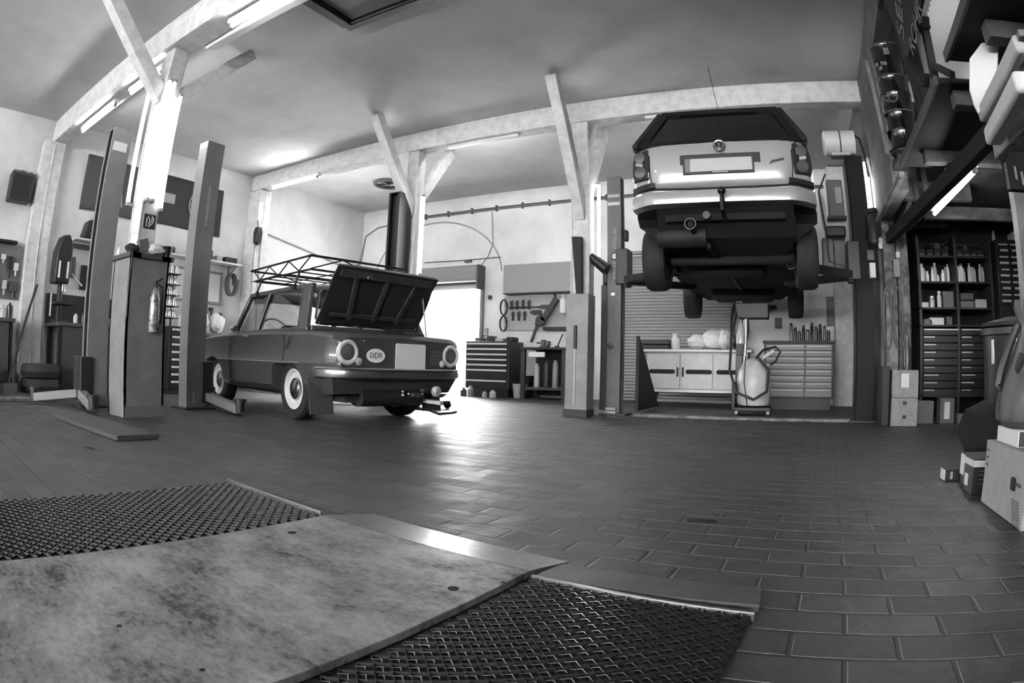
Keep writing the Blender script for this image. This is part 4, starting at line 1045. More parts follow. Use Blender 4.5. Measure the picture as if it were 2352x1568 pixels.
for y, h, lb in ((4.45, .10, 'squat dark jar at the left end of the long shelf'), (4.62, .07, 'low dark tin on the left part of the long shelf'), (4.80, .12, 'slim dark bottle on the left part of the long shelf')):
    solo('jar', lb, 'jar', MB().lathe([(.04, 0), (.045, h * .8), (.03, h)], (XL + .15, y, 2.151), n=12), gm(40, .4))
bd = thing('wall_board', 'white board on the left wall under the long shelf', 'board', (XL + .01, 5.3, 1.45))
part('panel', MB().bx(XL + .003, XL + .02, 4.85, 5.95, 1.46, 1.98), gm(205, .35), bd, False)
part('frame', frame_slab([(XL + .022, 4.83, 1.44), (XL + .022, 5.97, 1.44), (XL + .022, 5.97, 2.0), (XL + .022, 4.83, 2.0)], [(XL + .022, 4.87, 1.48), (XL + .022, 5.93, 1.48), (XL + .022, 5.93, 1.96), (XL + .022, 4.87, 1.96)], .014), gm(120), bd, False, smooth=0)
solo('hose_coil', 'dark hose coil hanging by the right edge of the white board', 'hose', MB().tube([(XL + .05 + .004 * i, 6.10 + .10 * math.cos(i * .45), 1.80 + .19 * math.sin(i * .45)) for i in range(44)], .016, 6), gm(70, .6))
# workbench along the wall between the columns
def bench(label, y0, y1, x1, zt, m_, doors):
    t = thing('workbench', label, 'workbench', ((XL + x1) / 2, (y0 + y1) / 2, 0))
    part('worktop', MB().bx(XL + .003, x1, y0, y1, zt - .05, zt), gm(70, .5), t, False, bevel=.005)
    for y in (y0 + .06, y1 - .06):
        for x in (XL + .08, x1 - .06): part('leg', MB().bx(x - .03, x + .03, y - .03, y + .03, 0, zt - .05), m_, t, False)
    part('under_shelf', MB().bx(XL + .05, x1 - .05, y0 + .05, y1 - .05, .22, .25), m_, t, False)
    if 2 < y0 < 4: part('darkening_panel', MB().bx(XL + .003, XL + .03, y0, y1, zt + .001, zt + .42), gm(32, .7), t, False)  # dark panel added to darken the wall behind the bench clutter
    for a, b in doors: part('front_panel', MB().bx(x1 - .05, x1 - .03, a, b, .1, zt - .06), gm(60, .6), t, False, bevel=.004)
    return t
bench('oily workbench along the left wall behind the casing', 2.62, 3.9, -8.05, .92, oily, [(2.72, 3.2), (3.24, 3.82)])
bench('dark workbench at the far left picture edge', .6, 1.95, -8.05, .92, oily, [(.7, 1.26), (1.3, 1.88)])
bench('workbench beneath the white board, left of the saloon', 4.3, 6.3, -8.1, .92, oily, [(4.8, 5.4), (5.44, 6.2)])
cabinet('drawer_cabinet', 'black drawer cabinet with bright handles beside the saloon front', 'tool cabinet', -7.95, -7.45, 4.22, 4.72, 0, .95, black_m, [1] * 8, [1], black_m, bright, '+x', plinth=.08)
for i, (y, z, r, lb) in enumerate(((5.06, 1.06, .13, 'large white crumpled sack on the bench under the white board'), (5.36, 1.09, .145, 'tall white crumpled sack on the bench, second from the left'), (5.70, 1.04, .14, 'white crumpled sack at the right on the bench'))):
    solo('white_sack', lb, 'sack', crumple((-8.40, y, .921 + r * 1.25), r, 20 + i, (1, 1.05, 1.25)), gm(210, .7))
vm = thing('bench_vice', 'black bench vice in front of the white sacks', 'vice', (-8.18, 5.0, .92))
part('base', MB().bx(-8.25, -8.12, 4.93, 5.07, .921, .97), black_m, vm, False, bevel=.01)
part('jaw', MB().bx(-8.27, -8.10, 4.90, 4.97, .97, 1.08).bx(-8.27, -8.10, 5.02, 5.08, .97, 1.08), gm(60, .4, .5), vm, False, bevel=.01)
part('handle', MB().cyl((-8.10, 4.96, 1.02), (-8.02, 4.96, 1.02), .014, n=8).cyl((-8.03, 4.96, .94), (-8.03, 4.96, 1.10), .008, n=8), steelm, vm, False)
for i, (y, z, l, lb) in enumerate(((4.55, 1.42, .28, 'long dark file hung left of the sacks'), (5.62, 1.40, .30, 'dark wrench hung above the right sack'), (5.76, 1.38, .26, 'dark hook spanner hung above the right sack'), (5.95, 1.30, .42, 'wide dark brush hung right of the sacks'))):
    solo('hand_tool', lb, 'tool', MB().bx(XL + .034, XL + .06, y - .02 - .02 * (i == 3), y + .02 + .02 * (i == 3), z - l, z).bx(XL + .004, XL + .065, y - .035, y + .035, z - .06, z), darkm, bevel=.006)
# shining bottle rack seen between casing and lift column
br = thing('bottle_rack', 'dark wire rack full of shiny bottles behind the post casing', 'rack', (-8.35, 4.0, .98))
rk_p = [AX(398, y, -8.3) for y in (620, 645, 670, 695, 722)]
yy = rk_p[0].y
rkb = MB()
for p in rk_p: rkb.bx(-8.55, -8.28, yy - .13, yy + .16, p.z - .06, p.z - .05)
rkb.bx(-8.56, -8.53, yy - .13, yy - .11, .93, rk_p[0].z + .1).bx(-8.56, -8.53, yy + .14, yy + .16, .93, rk_p[0].z + .1)
part('frame', rkb, darkm, br, False)
nm_r = ('top', 'second', 'third', 'fourth', 'lowest')
for j, p in enumerate(rk_p):
    for i in range(3):
        bottle('shiny bottle in the wire rack, %s level, %s' % (nm_r[j], ('left', 'middle', 'right')[i]), 'bottle', (-8.38, yy - .07 + .09 * i, p.z - .049), .036, .15, mat('shiny_bottle', 205, .15, .3), gm((60, 200, 120)[(i + j) % 3], .4), group='bottles in the wire rack behind the casing')
# drill press and clutter at far left
dp = thing('drill_press', 'tall black bench drill beside the left wall post', 'drill', (-8.35, 2.72, .92))
part('column', MB().cyl((-8.42, 2.74, .921), (-8.42, 2.74, 2.0), .045, n=14), darkm, dp, False)
part('head', MB().prism([(-.13, 1.45), (.12, 1.45), (.14, 1.98), (.06, 2.13), (-.05, 2.11), (-.12, 1.9)], -.12, .16, frame_of((-8.38, 2.70, 0), (0, 1, 0), (0, 0, 1))), black_m, dp, False, bevel=.02)
part('table', MB().bx(-8.5, -8.15, 2.6, 2.9, 1.16, 1.2), darkm, dp, False, bevel=.01)
part('foot', MB().bx(-8.5, -8.2, 2.64, 2.86, .921, .96), darkm, dp, False, bevel=.01)
part('chuck', MB().lathe([(.03, 0), (.035, .06), (.03, .1)], (-8.25, 2.74, 1.34), n=12), steelm, dp, False)
for y in (2.63, 2.77): part('lamp_strip', MB().bx(-8.21, -8.20, y - .016, y + .016, 1.52, 1.75), bright, dp, False)
part('lever', MB().cyl((-8.25, 2.86, 1.6), (-8.05, 2.98, 1.42), .012, n=8), steelm, dp, False)
part('column_light', MB().bx(-8.30, -8.28, 2.55, 2.57, 1.0, 1.30), gm(200), dp, False)
for lb, y, z, w, h, v in (('grey framed notice on the wall right of the bench drill', 2.98, 1.75, .16, .30, 74), ('black wall screen left of the lift column', 3.32, 1.62, .30, .36, 24), ('pale strip notice beside the grey framed notice', 3.10, 1.72, .04, .26, 190)):
    solo('wall_notice', lb, 'notice', MB().bx(XL + .003, XL + .03, y - w / 2, y + w / 2, z - h / 2, z + h / 2), gm(v, .5), bevel=.004)
rnd = random.Random(11)
cl = (('white tube', 205), ('dark tin', 36), ('pale jar', 180), ('black oil can', 24), ('bright bottle', 225), ('grey tin', 90), ('white tub', 200), ('dark bottle', 40))
for i in range(9):
    n_, v = cl[i % 8]; y = 2.98 + .1 * i; h = rnd.uniform(.08, .2)
    solo('jar', '%s standing %s on the oily workbench' % (n_, ('by the drill foot', 'just right of the drill', 'second right of the drill', 'left of the middle', 'at the middle', 'right of the middle', 'near the lift column', 'behind the lift column', 'at the far right end')[i]), 'jar', MB().lathe([(.035, 0), (.038, h * .75), (.02, h * .88), (.02, h)], (-8.25 + .08 * (i % 2), y, .921), n=12), gm(v, .35))
solo('round_weight', 'round black ball weight at the edge of the oily workbench', 'weight', MB().ball((-8.07, 3.70, 1.00), .08, 14, 10), black_m)
solo('hose_coil', 'grey hose loop on the wall above the oily workbench', 'hose', MB().tube([(XL + .06, 3.42 + .07 * math.cos(a), 1.22 + .16 * math.sin(a)) for a in [2 * PI * i / 24 for i in range(24)]], .02, 6, True), gm(120, .6))
for y, v, w, lb in ((2.78, 70, .14, 'grey upright tank under the oily workbench, left'), (3.0, 50, .1, 'dark upright tank under the oily workbench, middle'), (3.22, 62, .12, 'grey upright tank under the oily workbench, right')):
    solo('gas_cylinder', lb, 'tank', MB().lathe([(w / 2, 0), (w / 2, .5), (w * .3, .58), (.02, .60)], (-8.3, y, .251), n=14), gm(v, .4))
# tool board at the picture edge
tbd = thing('tool_board', 'grey tool board on the wall at the far left edge', 'board', (XL + .01, 1.7, 1.2))
part('panel', MB().bx(XL + .003, XL + .02, 1.1, 2.12, 1.2, 1.95), gm(100, .7), tbd, False)
part('top_rail', MB().bx(XL + .003, XL + .12, 1.1, 2.0, 1.95, 2.0), darkm, tbd, False, bevel=.02)
for i, (y, z, w, h, v, lb) in enumerate(((1.66, 1.82, .06, .20, 30, 'black pliers top left on the tool board'), (1.80, 1.80, .08, .12, 210, 'white roll on the tool board'), (1.92, 1.78, .07, .3, 24, 'black drill hung on the tool board'), (2.03, 1.70, .08, .18, 200, 'white cloth hung right on the tool board'), (1.70, 1.5, .1, .22, 36, 'dark spray gun low on the tool board'), (1.86, 1.45, .07, .2, 190, 'pale funnel low on the tool board'), (2.02, 1.45, .12, .24, 70, 'grey sanding block low on the tool board'))):
    solo('hand_tool', lb, 'tool', MB().box((XL + .06, y, z - h * .3), (.05, w, h * .6)).cyl((XL + .06, y, z), (XL + .06, y, z - h), w * .22, n=8), gm(v, .5), bevel=.008)
for y, v, h, lb in ((1.66, 26, .22, 'black canister on the far left bench'), (1.77, 190, .16, 'white bottle on the far left bench'), (1.88, 30, .2, 'black tin at the right end of the far left bench')):
    solo('canister', lb, 'can', MB().lathe([(.05, 0), (.05, h * .8), (.02, h * .9), (.02, h)], (-8.2, y, .921), n=12), gm(v, .4))
solo('broom', 'dark broomstick leaning against the left wall post', 'broom', MB().cyl((-7.70, 1.78, .12), (-8.52, 2.38, 1.42), .018, n=10).box((-7.67, 1.77, .06), (.10, .30, .12), (0, 0, .6)), darkm)
solo('oil_can', 'dark oil can with pale neck at the foot of the wall post', 'can', MB().lathe([(.07, 0), (.07, .16), (.03, .24), (.02, .34)], (-8.42, 2.6, .001), n=14), gm(60, .4))
solo('tyre', 'black tyre lying on the floor by the left wall post', 'tyre', MB().lathe([(.17, 0), (.28, .01), (.31, .08), (.28, .17), (.17, .18)], (-7.95, 2.32, .001), n=28), rubber)
solo('tyre', 'black tyre stacked on the one by the left wall post', 'tyre', MB().lathe([(.17, 0), (.28, .01), (.31, .08), (.28, .17), (.17, .18)], (-7.96, 2.34, .183), n=28), rubber)
solo('tyre', 'second black tyre lying left of the other on the floor', 'tyre', MB().lathe([(.17, 0), (.28, .01), (.31, .08), (.28, .17), (.17, .18)], (-7.7, 1.16, .001), n=28), rubber)
solo('tyre', 'black tyre stacked on top of the left tyre', 'tyre', MB().lathe([(.17, 0), (.28, .01), (.31, .08), (.28, .17), (.17, .18)], (-7.72, 1.18, .183), n=28), rubber)
# pulley block with its chains at the far wall post
pb = thing('chain_hoist', 'black pulley block with thin chains on the white wall post', 'hoist', AX(592, 545, -8.3))
p = AX(592, 542, -8.33)
part('block', MB().lathe([(.03, -.16), (.075, -.12), (.085, .06), (.06, .15), (.03, .16)], tuple(p), n=14), black_m, pb, False)
for dy in (-.05, .07): part('chain', MB().cyl((p.x, p.y + dy, p.z - .12), (p.x, p.y + dy * 1.3, .95), .006, n=6), gm(80, .5), pb, False)
part('hanger', MB().cyl((p.x, p.y, p.z + .14), (XL + .345, p.y, p.z + .3), .01, n=6), gm(90), pb, False)
# conduits
solo('conduit', 'thin dark conduit running down the left wall and up the corner', 'pipe', MB().tube([(XL + .02, 6.9, 1.9), (XL + .02, 6.9, 2.86), (XL + .02, 8.6, 2.62), (XL + .02, 9.25, 2.52), (XL + .02, 9.62, 2.66), (XL + .03, YB - .03, 2.9), (XL + .10, YB - .02, 3.30), (XL + .45, YB - .02, 3.46), (-7.16, YB - .02, 3.52)], .016, 6), gm(110, .6))
ct = thing('cable_tray', 'grey cable tray with clips high along the back wall', 'cable tray', (-3.2, YB - .03, 3.5))
part('tray', MB().bar((-7.1, YB - .03, 3.56), (.7, YB - .03, 3.56), .05, .012).bar((-7.1, YB - .03, 3.53), (.7, YB - .03, 3.53), .035, .03), gm(95, .6), ct, False)
for k in range(14): part('clip', MB().bx(-7.0 + .55 * k, -6.97 + .55 * k, YB - .06, YB - .003, 3.49, 3.60), gm(70, .6), ct, False)
# things under the ceiling
rl = thing('ceiling_rail', 'black angled track under the ceiling at the top picture edge', 'rail', (-3.7, 3.5, 3.78))
part('long_track', MB().bx(-3.76, -3.66, 2.6, 3.58, CEIL - .075, CEIL - .001), black_m, rl, False)
part('short_track', MB().bx(-3.74, -2.1, 3.58, 3.66, CEIL - .075, CEIL - .001), black_m, rl, False)
part('bright_edge', MB().bx(-3.68, -2.1, 3.572, 3.58, CEIL - .06, CEIL - .045), gm(120, .4), rl, False)
sc = AZ(893, 422, CEIL - .02)
rg = thing('ceiling_ring', 'dark spoked ring fixed under the ceiling left of the middle post', 'vent', (sc.x, sc.y, CEIL - .03))
part('ring', MB().tube([(.26 * math.cos(a), .26 * math.sin(a), 0.0) for a in [2 * PI * i / 28 for i in range(28)]], .028, 8, True), gm(80, .6), rg)
part('spoke', MB().bar((-.25, 0, 0), (.25, 0, 0), .05, .03).bar((0, -.25, 0), (0, 0, 0), .05, .03), gm(80, .6), rg)
# ================================================================== back wall: open gate, tool corner
sb = MB()
for k in range(1): sb.bx(DX0 - .05, DX1 + .04, YB - .30, YB - .003, DZ + .05, DZ + .36)
gt = thing('roller_gate', 'rolled-up gate in its grey box above the bright opening', 'gate', ((DX0 + DX1) / 2, YB - .15, DZ))
part('shutter_box', sb, gm(118, .5), gt, False, bevel=.04)
part('bottom_slat', MB().bx(DX0, DX1, YB - .10, YB - .03, DZ - .07, DZ + .05), gm(200, .5), gt, False, bevel=.01)
part('dark_seal', MB().bx(DX0, DX1, YB - .16, YB - .10, DZ + .01, DZ + .06), gm(40, .6), gt, False)
for x in (DX1 + .0, DX0 - .07): part('guide_rail', MB().bx(x, x + .06, YB - .07, YB - .003, 0, DZ + .06), gm(110, .5), gt, False, bevel=.005)
part('box_end', MB().bx(DX1 + .01, DX1 + .07, YB - .26, YB - .003, DZ - .1, DZ + .37), gm(60, .5), gt, False, bevel=.02)
# white lattice gate leaf standing outside
# second gate, closed by its corrugated shutter
d2 = MB(); n = 46
for i in range(n):
    z = -.01 + (SZ - .0) * i / n; h = SZ / n
    d2.ring([[Vector((x, YB + .10 - dy, z + dz)) for dy, dz in ((0, 0), (.012, h * .15), (.02, h * .5), (.012, h * .85), (0, h))] for x in (SX0 + .01, SX1 - .01)], False, False)
struct('door_2', d2, gm(150, .45), smooth=30)
struct('trim_2', MB().bx(SX0 - .06, SX0 + .01, YB - .02, YB + .1, 0, SZ).bx(SX1 - .01, SX1 + .06, YB - .02, YB + .1, 0, SZ).bx(SX0 - .06, SX1 + .06, YB - .02, YB + .1, SZ - .01, SZ + .05), gm(120, .6), bevel=.006)
# small fittings
for px, py, w, h, lb, v in ((1127, 683, .07, .07, 'small dark wall switch right of the gate', 40), (1117, 762, .09, .14, 'pale wall socket above the gate-side drawer cabinet', 150)):
    p = AY(px, py, YB); solo('wall_switch', lb, 'switch', MB().bx(p.x - w / 2, p.x + w / 2, YB - .05, YB - .003, p.z - h / 2, p.z + h / 2), gm(v, .5), bevel=.006)
solo('cable', 'thin cable curving over the plaster arch to the junction box', 'cable', MB().tube([AY(1130, 487, YB - .02), AY(1132, 560, YB - .02), AY(1120, 590, YB - .02), AY(1100, 615, YB - .02)], .008, 5), gm(120, .7))
solo('conduit', 'thin dark conduit with a junction box across the old arch', 'pipe', MB().tube([AY(975, 603, YB - .02), AY(1060, 598, YB - .02), AY(1150, 590, YB - .02)], .008, 5).bx(-6.0, -5.86, YB - .06, YB - .003, 2.52, 2.57), gm(80, .7))
wc = thing('wall_cabinet', 'long plain grey wall cabinet above the tool board', 'cabinet', (-4.35, YB - .1, 1.85))
part('carcass', MB().bx(-5.04, -3.62, YB - .24, YB - .003, 1.86, 2.38), gm(128, .5), wc, False, bevel=.008)
part('bottom_strip', MB().bx(-5.04, -3.62, YB - .245, YB - .01, 1.845, 1.86), gm(50, .6), wc, False)
tb2 = thing('tool_board', 'pale perforated tool board under the grey wall cabinet', 'board', (-4.45, YB - .02, 1.2))
part('panel', MB().bx(-5.12, -3.62, YB - .03, YB - .003, 1.20, 1.82), gm(150, .6), tb2, False)
part('tool_rail', MB().bx(-5.0, -4.3, YB - .06, YB - .03, 1.60, 1.63), darkm, tb2, False)
part('lower_tray', MB().bx(-4.28, -3.62, YB - .14, YB - .003, 1.19, 1.25), darkm, tb2, False)
TL = (('black cable coil at the left end of the back tool board', 'coil', -5.10, 1.62), ('black hose loop low at the left end of the back tool board', 'coil', -5.10, 1.32),
      ('dark pliers hung on the rail, leftmost', 'short', -4.93, 1.66), ('dark cutters hung on the rail, second from the left', 'short', -4.82, 1.66), ('dark snips hung on the rail, third from the left', 'short', -4.70, 1.67), ('dark punch hung on the rail, fourth from the left', 'short', -4.58, 1.66),
      ('small dark spanner in the second row, left', 'short', -4.90, 1.46), ('small dark spanner in the second row, middle', 'short', -4.78, 1.46), ('small dark spanner in the second row, right', 'short', -4.66, 1.46),
      ('black cordless drill hanging at the middle of the tool board', 'gun', -4.42, 1.52), ('black air gun hanging right of the cordless drill', 'gun', -4.22, 1.60), ('large black grinder hanging diagonally on the tool board', 'long', -4.12, 1.66),
      ('pale glue bottle hung near the right end of the tool board', 'pale', -3.88, 1.66), ('white rag hung at the right end of the tool board', 'pale', -3.76, 1.55), ('long black pistol lance hanging below the tool board', 'lance', -4.40, 1.30), ('black upright clamp above the tool board edge', 'short', -4.03, 1.86))
for lb, kd, x, z in TL:
    y = YB - (.19 if x > -4.3 else .10)
    if kd == 'coil': mb_ = MB().tube([(x + .07 * math.cos(a * .5), y + .0008 * a, z + .14 * math.sin(a * .5)) for a in range(40)], .013, 6)
    elif kd == 'short': mb_ = MB().bar((x - .02, y, z + .05), (x + .01, y, z - .09), .03, .02, (0, 1, 0)).bar((x + .02, y, z + .05), (x - .01, y, z - .09), .03, .02, (0, 1, 0)).bar((x - .025, y, z + .05), (x + .025, y, z + .07), .03, .02, (0, 1, 0))
    elif kd == 'gun': mb_ = MB().box((x, y, z), (.16, .06, .07)).box((x + .05, y, z - .09), (.05, .05, .14), (0, .3, 0)).cyl((x - .08, y, z), (x - .13, y, z), .02, n=10)
    elif kd == 'long': mb_ = MB().bar((x - .14, y, z - .30), (x + .12, y, z + .08), .10, .08, (0, 1, 0)).cyl((x - .18, y - .04, z - .30), (x - .18, y + .02, z - .30), .09, n=16)
    elif kd == 'pale': mb_ = MB().lathe([(.05, -.18), (.06, -.16), (.055, .06), (.02, .10), (.02, .14)], (x, y, z), n=10)
    else: mb_ = MB().bar((x, y, z), (x - .12, y, z - .32), .05, .03, (0, 1, 0)).bar((x - .04, y, z), (x + .14, y, z + .04), .06, .05, (0, 1, 0))
    solo('hand_tool', lb, 'tool', mb_, gm(205, .5) if kd == 'pale' else gm(28, .5), bevel=.004)
cabinet('drawer_cabinet', 'dark drawer cabinet with seven bright drawer edges beside the open gate', 'tool cabinet', -5.53, -4.66, 9.05, 9.60, .0, .97, gm(48, .5), [1, 1, 1, 1, 1, 2, 1.6], [1], gm(22, .4), bright, plinth=.14)
for x, h, r, v, lb in ((-5.38, .07, .06, 90, 'low grey tray on the gate-side drawer cabinet'), (-5.15, .10, .05, 40, 'dark tin on the gate-side drawer cabinet'), (-4.95, .06, .08, 170, 'flat pale box on the gate-side drawer cabinet'), (-4.74, .08, .07, 30, 'black cloth over the right edge of the gate-side drawer cabinet')):
    solo('small_box', lb, 'box', MB().bx(x - r, x + r, 9.2, 9.42, .972, .972 + h), gm(v, .5), bevel=.01)
for x, r, h, v, lb in ((-5.44, .06, .15, 70, 'grey tin on the floor left before the drawer cabinet'), (-5.30, .05, .19, 170, 'pale bottle on the floor before the drawer cabinet'), (-5.02, .04, .10, 200, 'small white jar on the floor before the drawer cabinet'), (-4.86, .055, .13, 215, 'round white jar on the floor before the drawer cabinet, right')):
    solo('jar', lb, 'jar', MB().lathe([(r, 0), (r, h * .7), (r * .5, h * .85), (r * .5, h)], (x, 8.86, .001), n=14), gm(v, .35))
solo('bucket', 'pale bucket on the floor between drawer cabinet and vice bench', 'bucket', MB().lathe([(.10, 0), (.13, .24), (.125, .24), (.095, .01)], (-4.52, 9.2, .001), n=18), gm(185, .5))
solo('crate', 'black crate under the pale board right of the drawer cabinet', 'crate', MB().bx(-4.625, -4.445, 9.4, 9.66, .25, .36).bx(-4.63, -4.44, 9.38, 9.68, .36, .38).bx(-4.6, -4.46, 9.42, 9.64, .0, .25), gm(24, .6), bevel=.006)
vb = thing('vice_bench', 'black steel bench with bright drawer beside the control box', 'workbench', (-4.05, 9.3, 0))
part('worktop', MB().bx(-4.42, -3.55, 8.95, 9.66, .83, .87), gm(34, .5), vb, False, bevel=.006)
for x in (-4.36, -3.62):
    for y in (9.0, 9.6): part('leg', MB().bx(x - .035, x + .035, y - .035, y + .035, 0, .83), gm(46, .5), vb, False)
part('back_panel', MB().bx(-4.34, -3.64, 9.55, 9.58, .05, .83), gm(24, .6), vb, False)
part('drawer_front', MB().bx(-4.25, -3.95, 8.94, 8.97, .70, .79), bright, vb, False, bevel=.02)
part('base_shelf', MB().bx(-4.34, -3.64, 9.0, 9.58, .16, .20), gm(60, .5), vb, False)
for x, h, v, lb in ((-4.20, .40, 180, 'pale upright tube under the black vice bench'), (-4.02, .44, 40, 'dark bottle under the black vice bench'), (-3.86, .46, 130, 'grey canister under the black vice bench')):
    solo('canister', lb, 'can', MB().lathe([(.05, 0), (.05, h * .85), (.025, h)], (x, 9.2, .201), n=12), gm(v, .4))
solo('vice', 'small grey vice on the black vice bench', 'vice', MB().bx(-4.12, -3.98, 9.1, 9.22, .871, .90).bx(-4.10, -4.04, 9.1, 9.22, .90, 1.0).bx(-4.02, -3.96, 9.1, 9.22, .90, .98).cyl((-4.2, 9.16, .95), (-4.1, 9.16, .95), .015, n=8), gm(90, .4, .4), bevel=.005)
solo('lever', 'dark lever standing up from the vice bench', 'tool', MB().cyl((-3.82, 9.15, .872), (-3.72, 9.15, 1.10), .012, n=8).box((-3.82, 9.15, .885), (.07, .05, .026)), darkm)
# control box by the lift
cx0, cx1 = AY(1299, 800, 6.2).x, -2.22
ctl = thing('control_box', 'tall pale grey control cabinet between vice bench and lift column', 'cabinet', (-2.5, 6.3, 0))
part('carcass', MB().bx(cx0, cx1, 6.20, 6.435, .08, AY(1340, 674, 6.2).z), mat('control_grey', 140, .5, 0, .12, 5), ctl, False, bevel=.006)
part('plinth', MB().bx(cx0 - .01, cx1 + .01, 6.18, 6.435, 0, .08), gm(50, .6), ctl, False)
part('bar_handle', MB().bx(cx0 + .10, cx0 + .135, 6.175, 6.20, .76, 1.02), black_m, ctl, False, bevel=.005)
part('bar_rail', MB().bx(cx0 + .108, cx0 + .127, 6.185, 6.20, .12, .76), gm(170, .4), ctl, False)
pz_ = AY(1340, 674, 6.2).z + .002
pk = [AY(1313, 543, 6.34), AY(1335, 543, 6.34)]
vs_ = [Vector((pk[0].x, y, pk[0].z)) for y in (6.34, 6.40)] + [Vector((pk[1].x, y, pk[1].z)) for y in (6.34, 6.40)] + [Vector((pk[1].x + .01, y, pz_)) for y in (6.34, 6.40)] + [Vector((pk[0].x + .06, y, pz_)) for y in (6.34, 6.40)]
solo('dark_plank', 'dark upright plank standing on the grey control cabinet', 'plank', MB().add(vs_, [(0, 2, 4, 6), (7, 5, 3, 1), (0, 1, 3, 2), (2, 3, 5, 4), (4, 5, 7, 6), (6, 7, 1, 0)]), gm(24, .7), bevel=.004)

# ================================================================== behind the raised car
wb = thing('white_workbench', 'white cabinet bench with three slotted doors before the closed shutter', 'workbench', (-1.5, 8.85, 0))
wm_ = mat('bench_white', 190, .45, 0, .06, 5)
part('worktop', MB().bx(-2.27, -.56, 8.55, 9.2, .80, .84), gm(205, .4), wb, False, bevel=.006)
part('carcass', MB().bx(-2.14, -.62, 8.62, 9.15, .22, .80), wm_, wb, False, bevel=.006)
for x in (-2.14, -.70): part('leg', MB().add([(x, 8.62, .22), (x + .10, 8.62, .22), (x + .04, 8.62, .03), (x - .04, 8.62, .03), (x, 9.1, .22), (x + .10, 9.1, .22), (x + .04, 9.1, .03), (x - .04, 9.1, .03)], [(0, 3, 2, 1), (4, 5, 6, 7), (0, 1, 5, 4), (1, 2, 6, 5), (2, 3, 7, 6), (3, 0, 4, 7)]), wm_, wb, False)
part('base_rail', MB().bx(-2.14, -.62, 8.61, 8.64, .215, .245), gm(215, .4), wb, False)
xs3 = [-2.10, -1.62, -1.13, -.64]
for i in range(3):
    a, b = xs3[i] + .012, xs3[i + 1] - .012
    d = part('door', MB().bx(a, b, 8.595, 8.62, .265, .775), wm_, wb, False, bevel=.006)
    sl = MB(); m_ = (a + b) / 2 - .04 * (i == 0) + .03 * (i == 1); hw = .165
    sl.prism([(m_ + s * hw + .032 * math.cos(t), .515 + .032 * math.sin(t)) for s, t0 in ((1, -PI / 2), (-1, PI / 2)) for t in [t0 + PI * k / 8 for k in range(9)]], -8.594, -8.588, Matrix(((1, 0, 0, 0), (0, 0, -1, 0), (0, 1, 0, 0), (0, 0, 0, 1))))
    part('door_slot', sl, gm(14, .8), d, False)
for x in (-1.665, -1.585): part('door_handle', MB().bx(x - .014, x + .014, 8.575, 8.60, .44, .58), black_m, wb, False, bevel=.006)
bc = thing('tool_case', 'flat black tool case at the left end of the white bench', 'case', (-2.02, 8.8, .84))
part('lower_shell', MB().bx(-2.24, -1.81, 8.62, 8.95, .841, .905), black_m, bc, False, bevel=.012)
part('upper_shell', MB().bx(-2.24, -1.81, 8.62, 8.95, .912, .985), gm(30, .4), bc, False, bevel=.012)
part('paper', MB().bx(-2.06, -1.95, 8.7, 8.9, .986, .995), gm(190), bc, False)
bottle('white rounded bottle on the white bench beside the black case', 'bottle', (-1.735, 8.78, .841), .07, .24, bright, gm(210, .4), .62)
sk_ = MB(); rnd = random.Random(5)
for cxx, rx, rz in ((-1.40, .17, .11), (-1.15, .22, .145), (-1.0, .14, .15)):
    b = MB().ball((cxx, 8.85, .856 + rz * .98), (rx, .17, rz), 16, 10)
    for v in b.v: v += Vector((rnd.uniform(-.018, .018), rnd.uniform(-.018, .018), rnd.uniform(-.012, .012)))
    sk_.add(b.v, b.f)
solo('white_bag', 'large crumpled white plastic bag on the white bench', 'bag', sk_, gm(222, .5))
solo('triangular_prop', 'black sloping prop leaning between lift column and white bench', 'prop', MB().prism([(6.95, .03), (8.1, .03), (6.95, .95)], -1.99, -1.95, Matrix(((0, 0, 1, 0), (1, 0, 0, 0), (0, 1, 0, 0), (0, 0, 0, 1)))).tf(Matrix.Translation((.1, .1, 0))), gm(22, .7))
# waste oil drainer
OX, OY = -.46, 7.55
od = thing('oil_drainer', 'white waste-oil tank on castors with black hoses and pole', 'oil drainer', (OX, OY, 0))
part('tank', MB().lathe([(.10, .10), (.20, .12), (.22, .17), (.22, .42), (.20, .55), (.14, .66), (.06, .70)], n=24), mat('tank_white', 196, .3, 0, .12, 8), od)
part('base', MB().bx(-.24, .24, -.2, .2, .05, .10).bx(-.27, -.22, -.16, .16, .05, .40), gm(30, .5), od, bevel=.01)
for x, y in ((-.2, -.17), (.2, -.17), (-.2, .17), (.2, .17)): part('castor', MB().cyl((x - .02, y, .032), (x + .02, y, .032), .032, n=14), gm(150, .4), od)
part('pole', MB().cyl((-.12, -.05, .60), (-.10, -.05, 1.32), .022, n=12), gm(170, .3, .5), od)
part('column', MB().bx(-.24, -.15, -.02, .06, .12, 1.42), gm(50, .45), od, bevel=.01)
part('drip_tray', MB().prism([(-.20, 0), (.19, .0), (.19, .19), (-.24, .19)], -.14, .14, frame_of((0, 0, 1.19), (1, 0, 0), (0, 0, 1))), black_m, od, bevel=.01)
part('flask', MB().lathe([(.03, .85), (.06, .88), (.06, .98), (.045, 1.06), (.015, 1.15)], (-.17, -.06, 0), n=14), gm(170, .2), od)
part('regulator', MB().box((-.18, -.06, .80), (.07, .07, .12)).cyl((-.18, -.09, .80), (-.18, -.12, .80), .03, n=12), black_m, od)
part('suction_hose', MB().tube([(-.22, -.02, 1.3), (-.29, -.10, 1.0), (-.30, -.18, .55), (-.20, -.25, .28), (.02, -.27, .20), (.18, -.24, .30), (.20, -.16, .55), (.04, -.12, .72)], .017, 8), black_m, od)
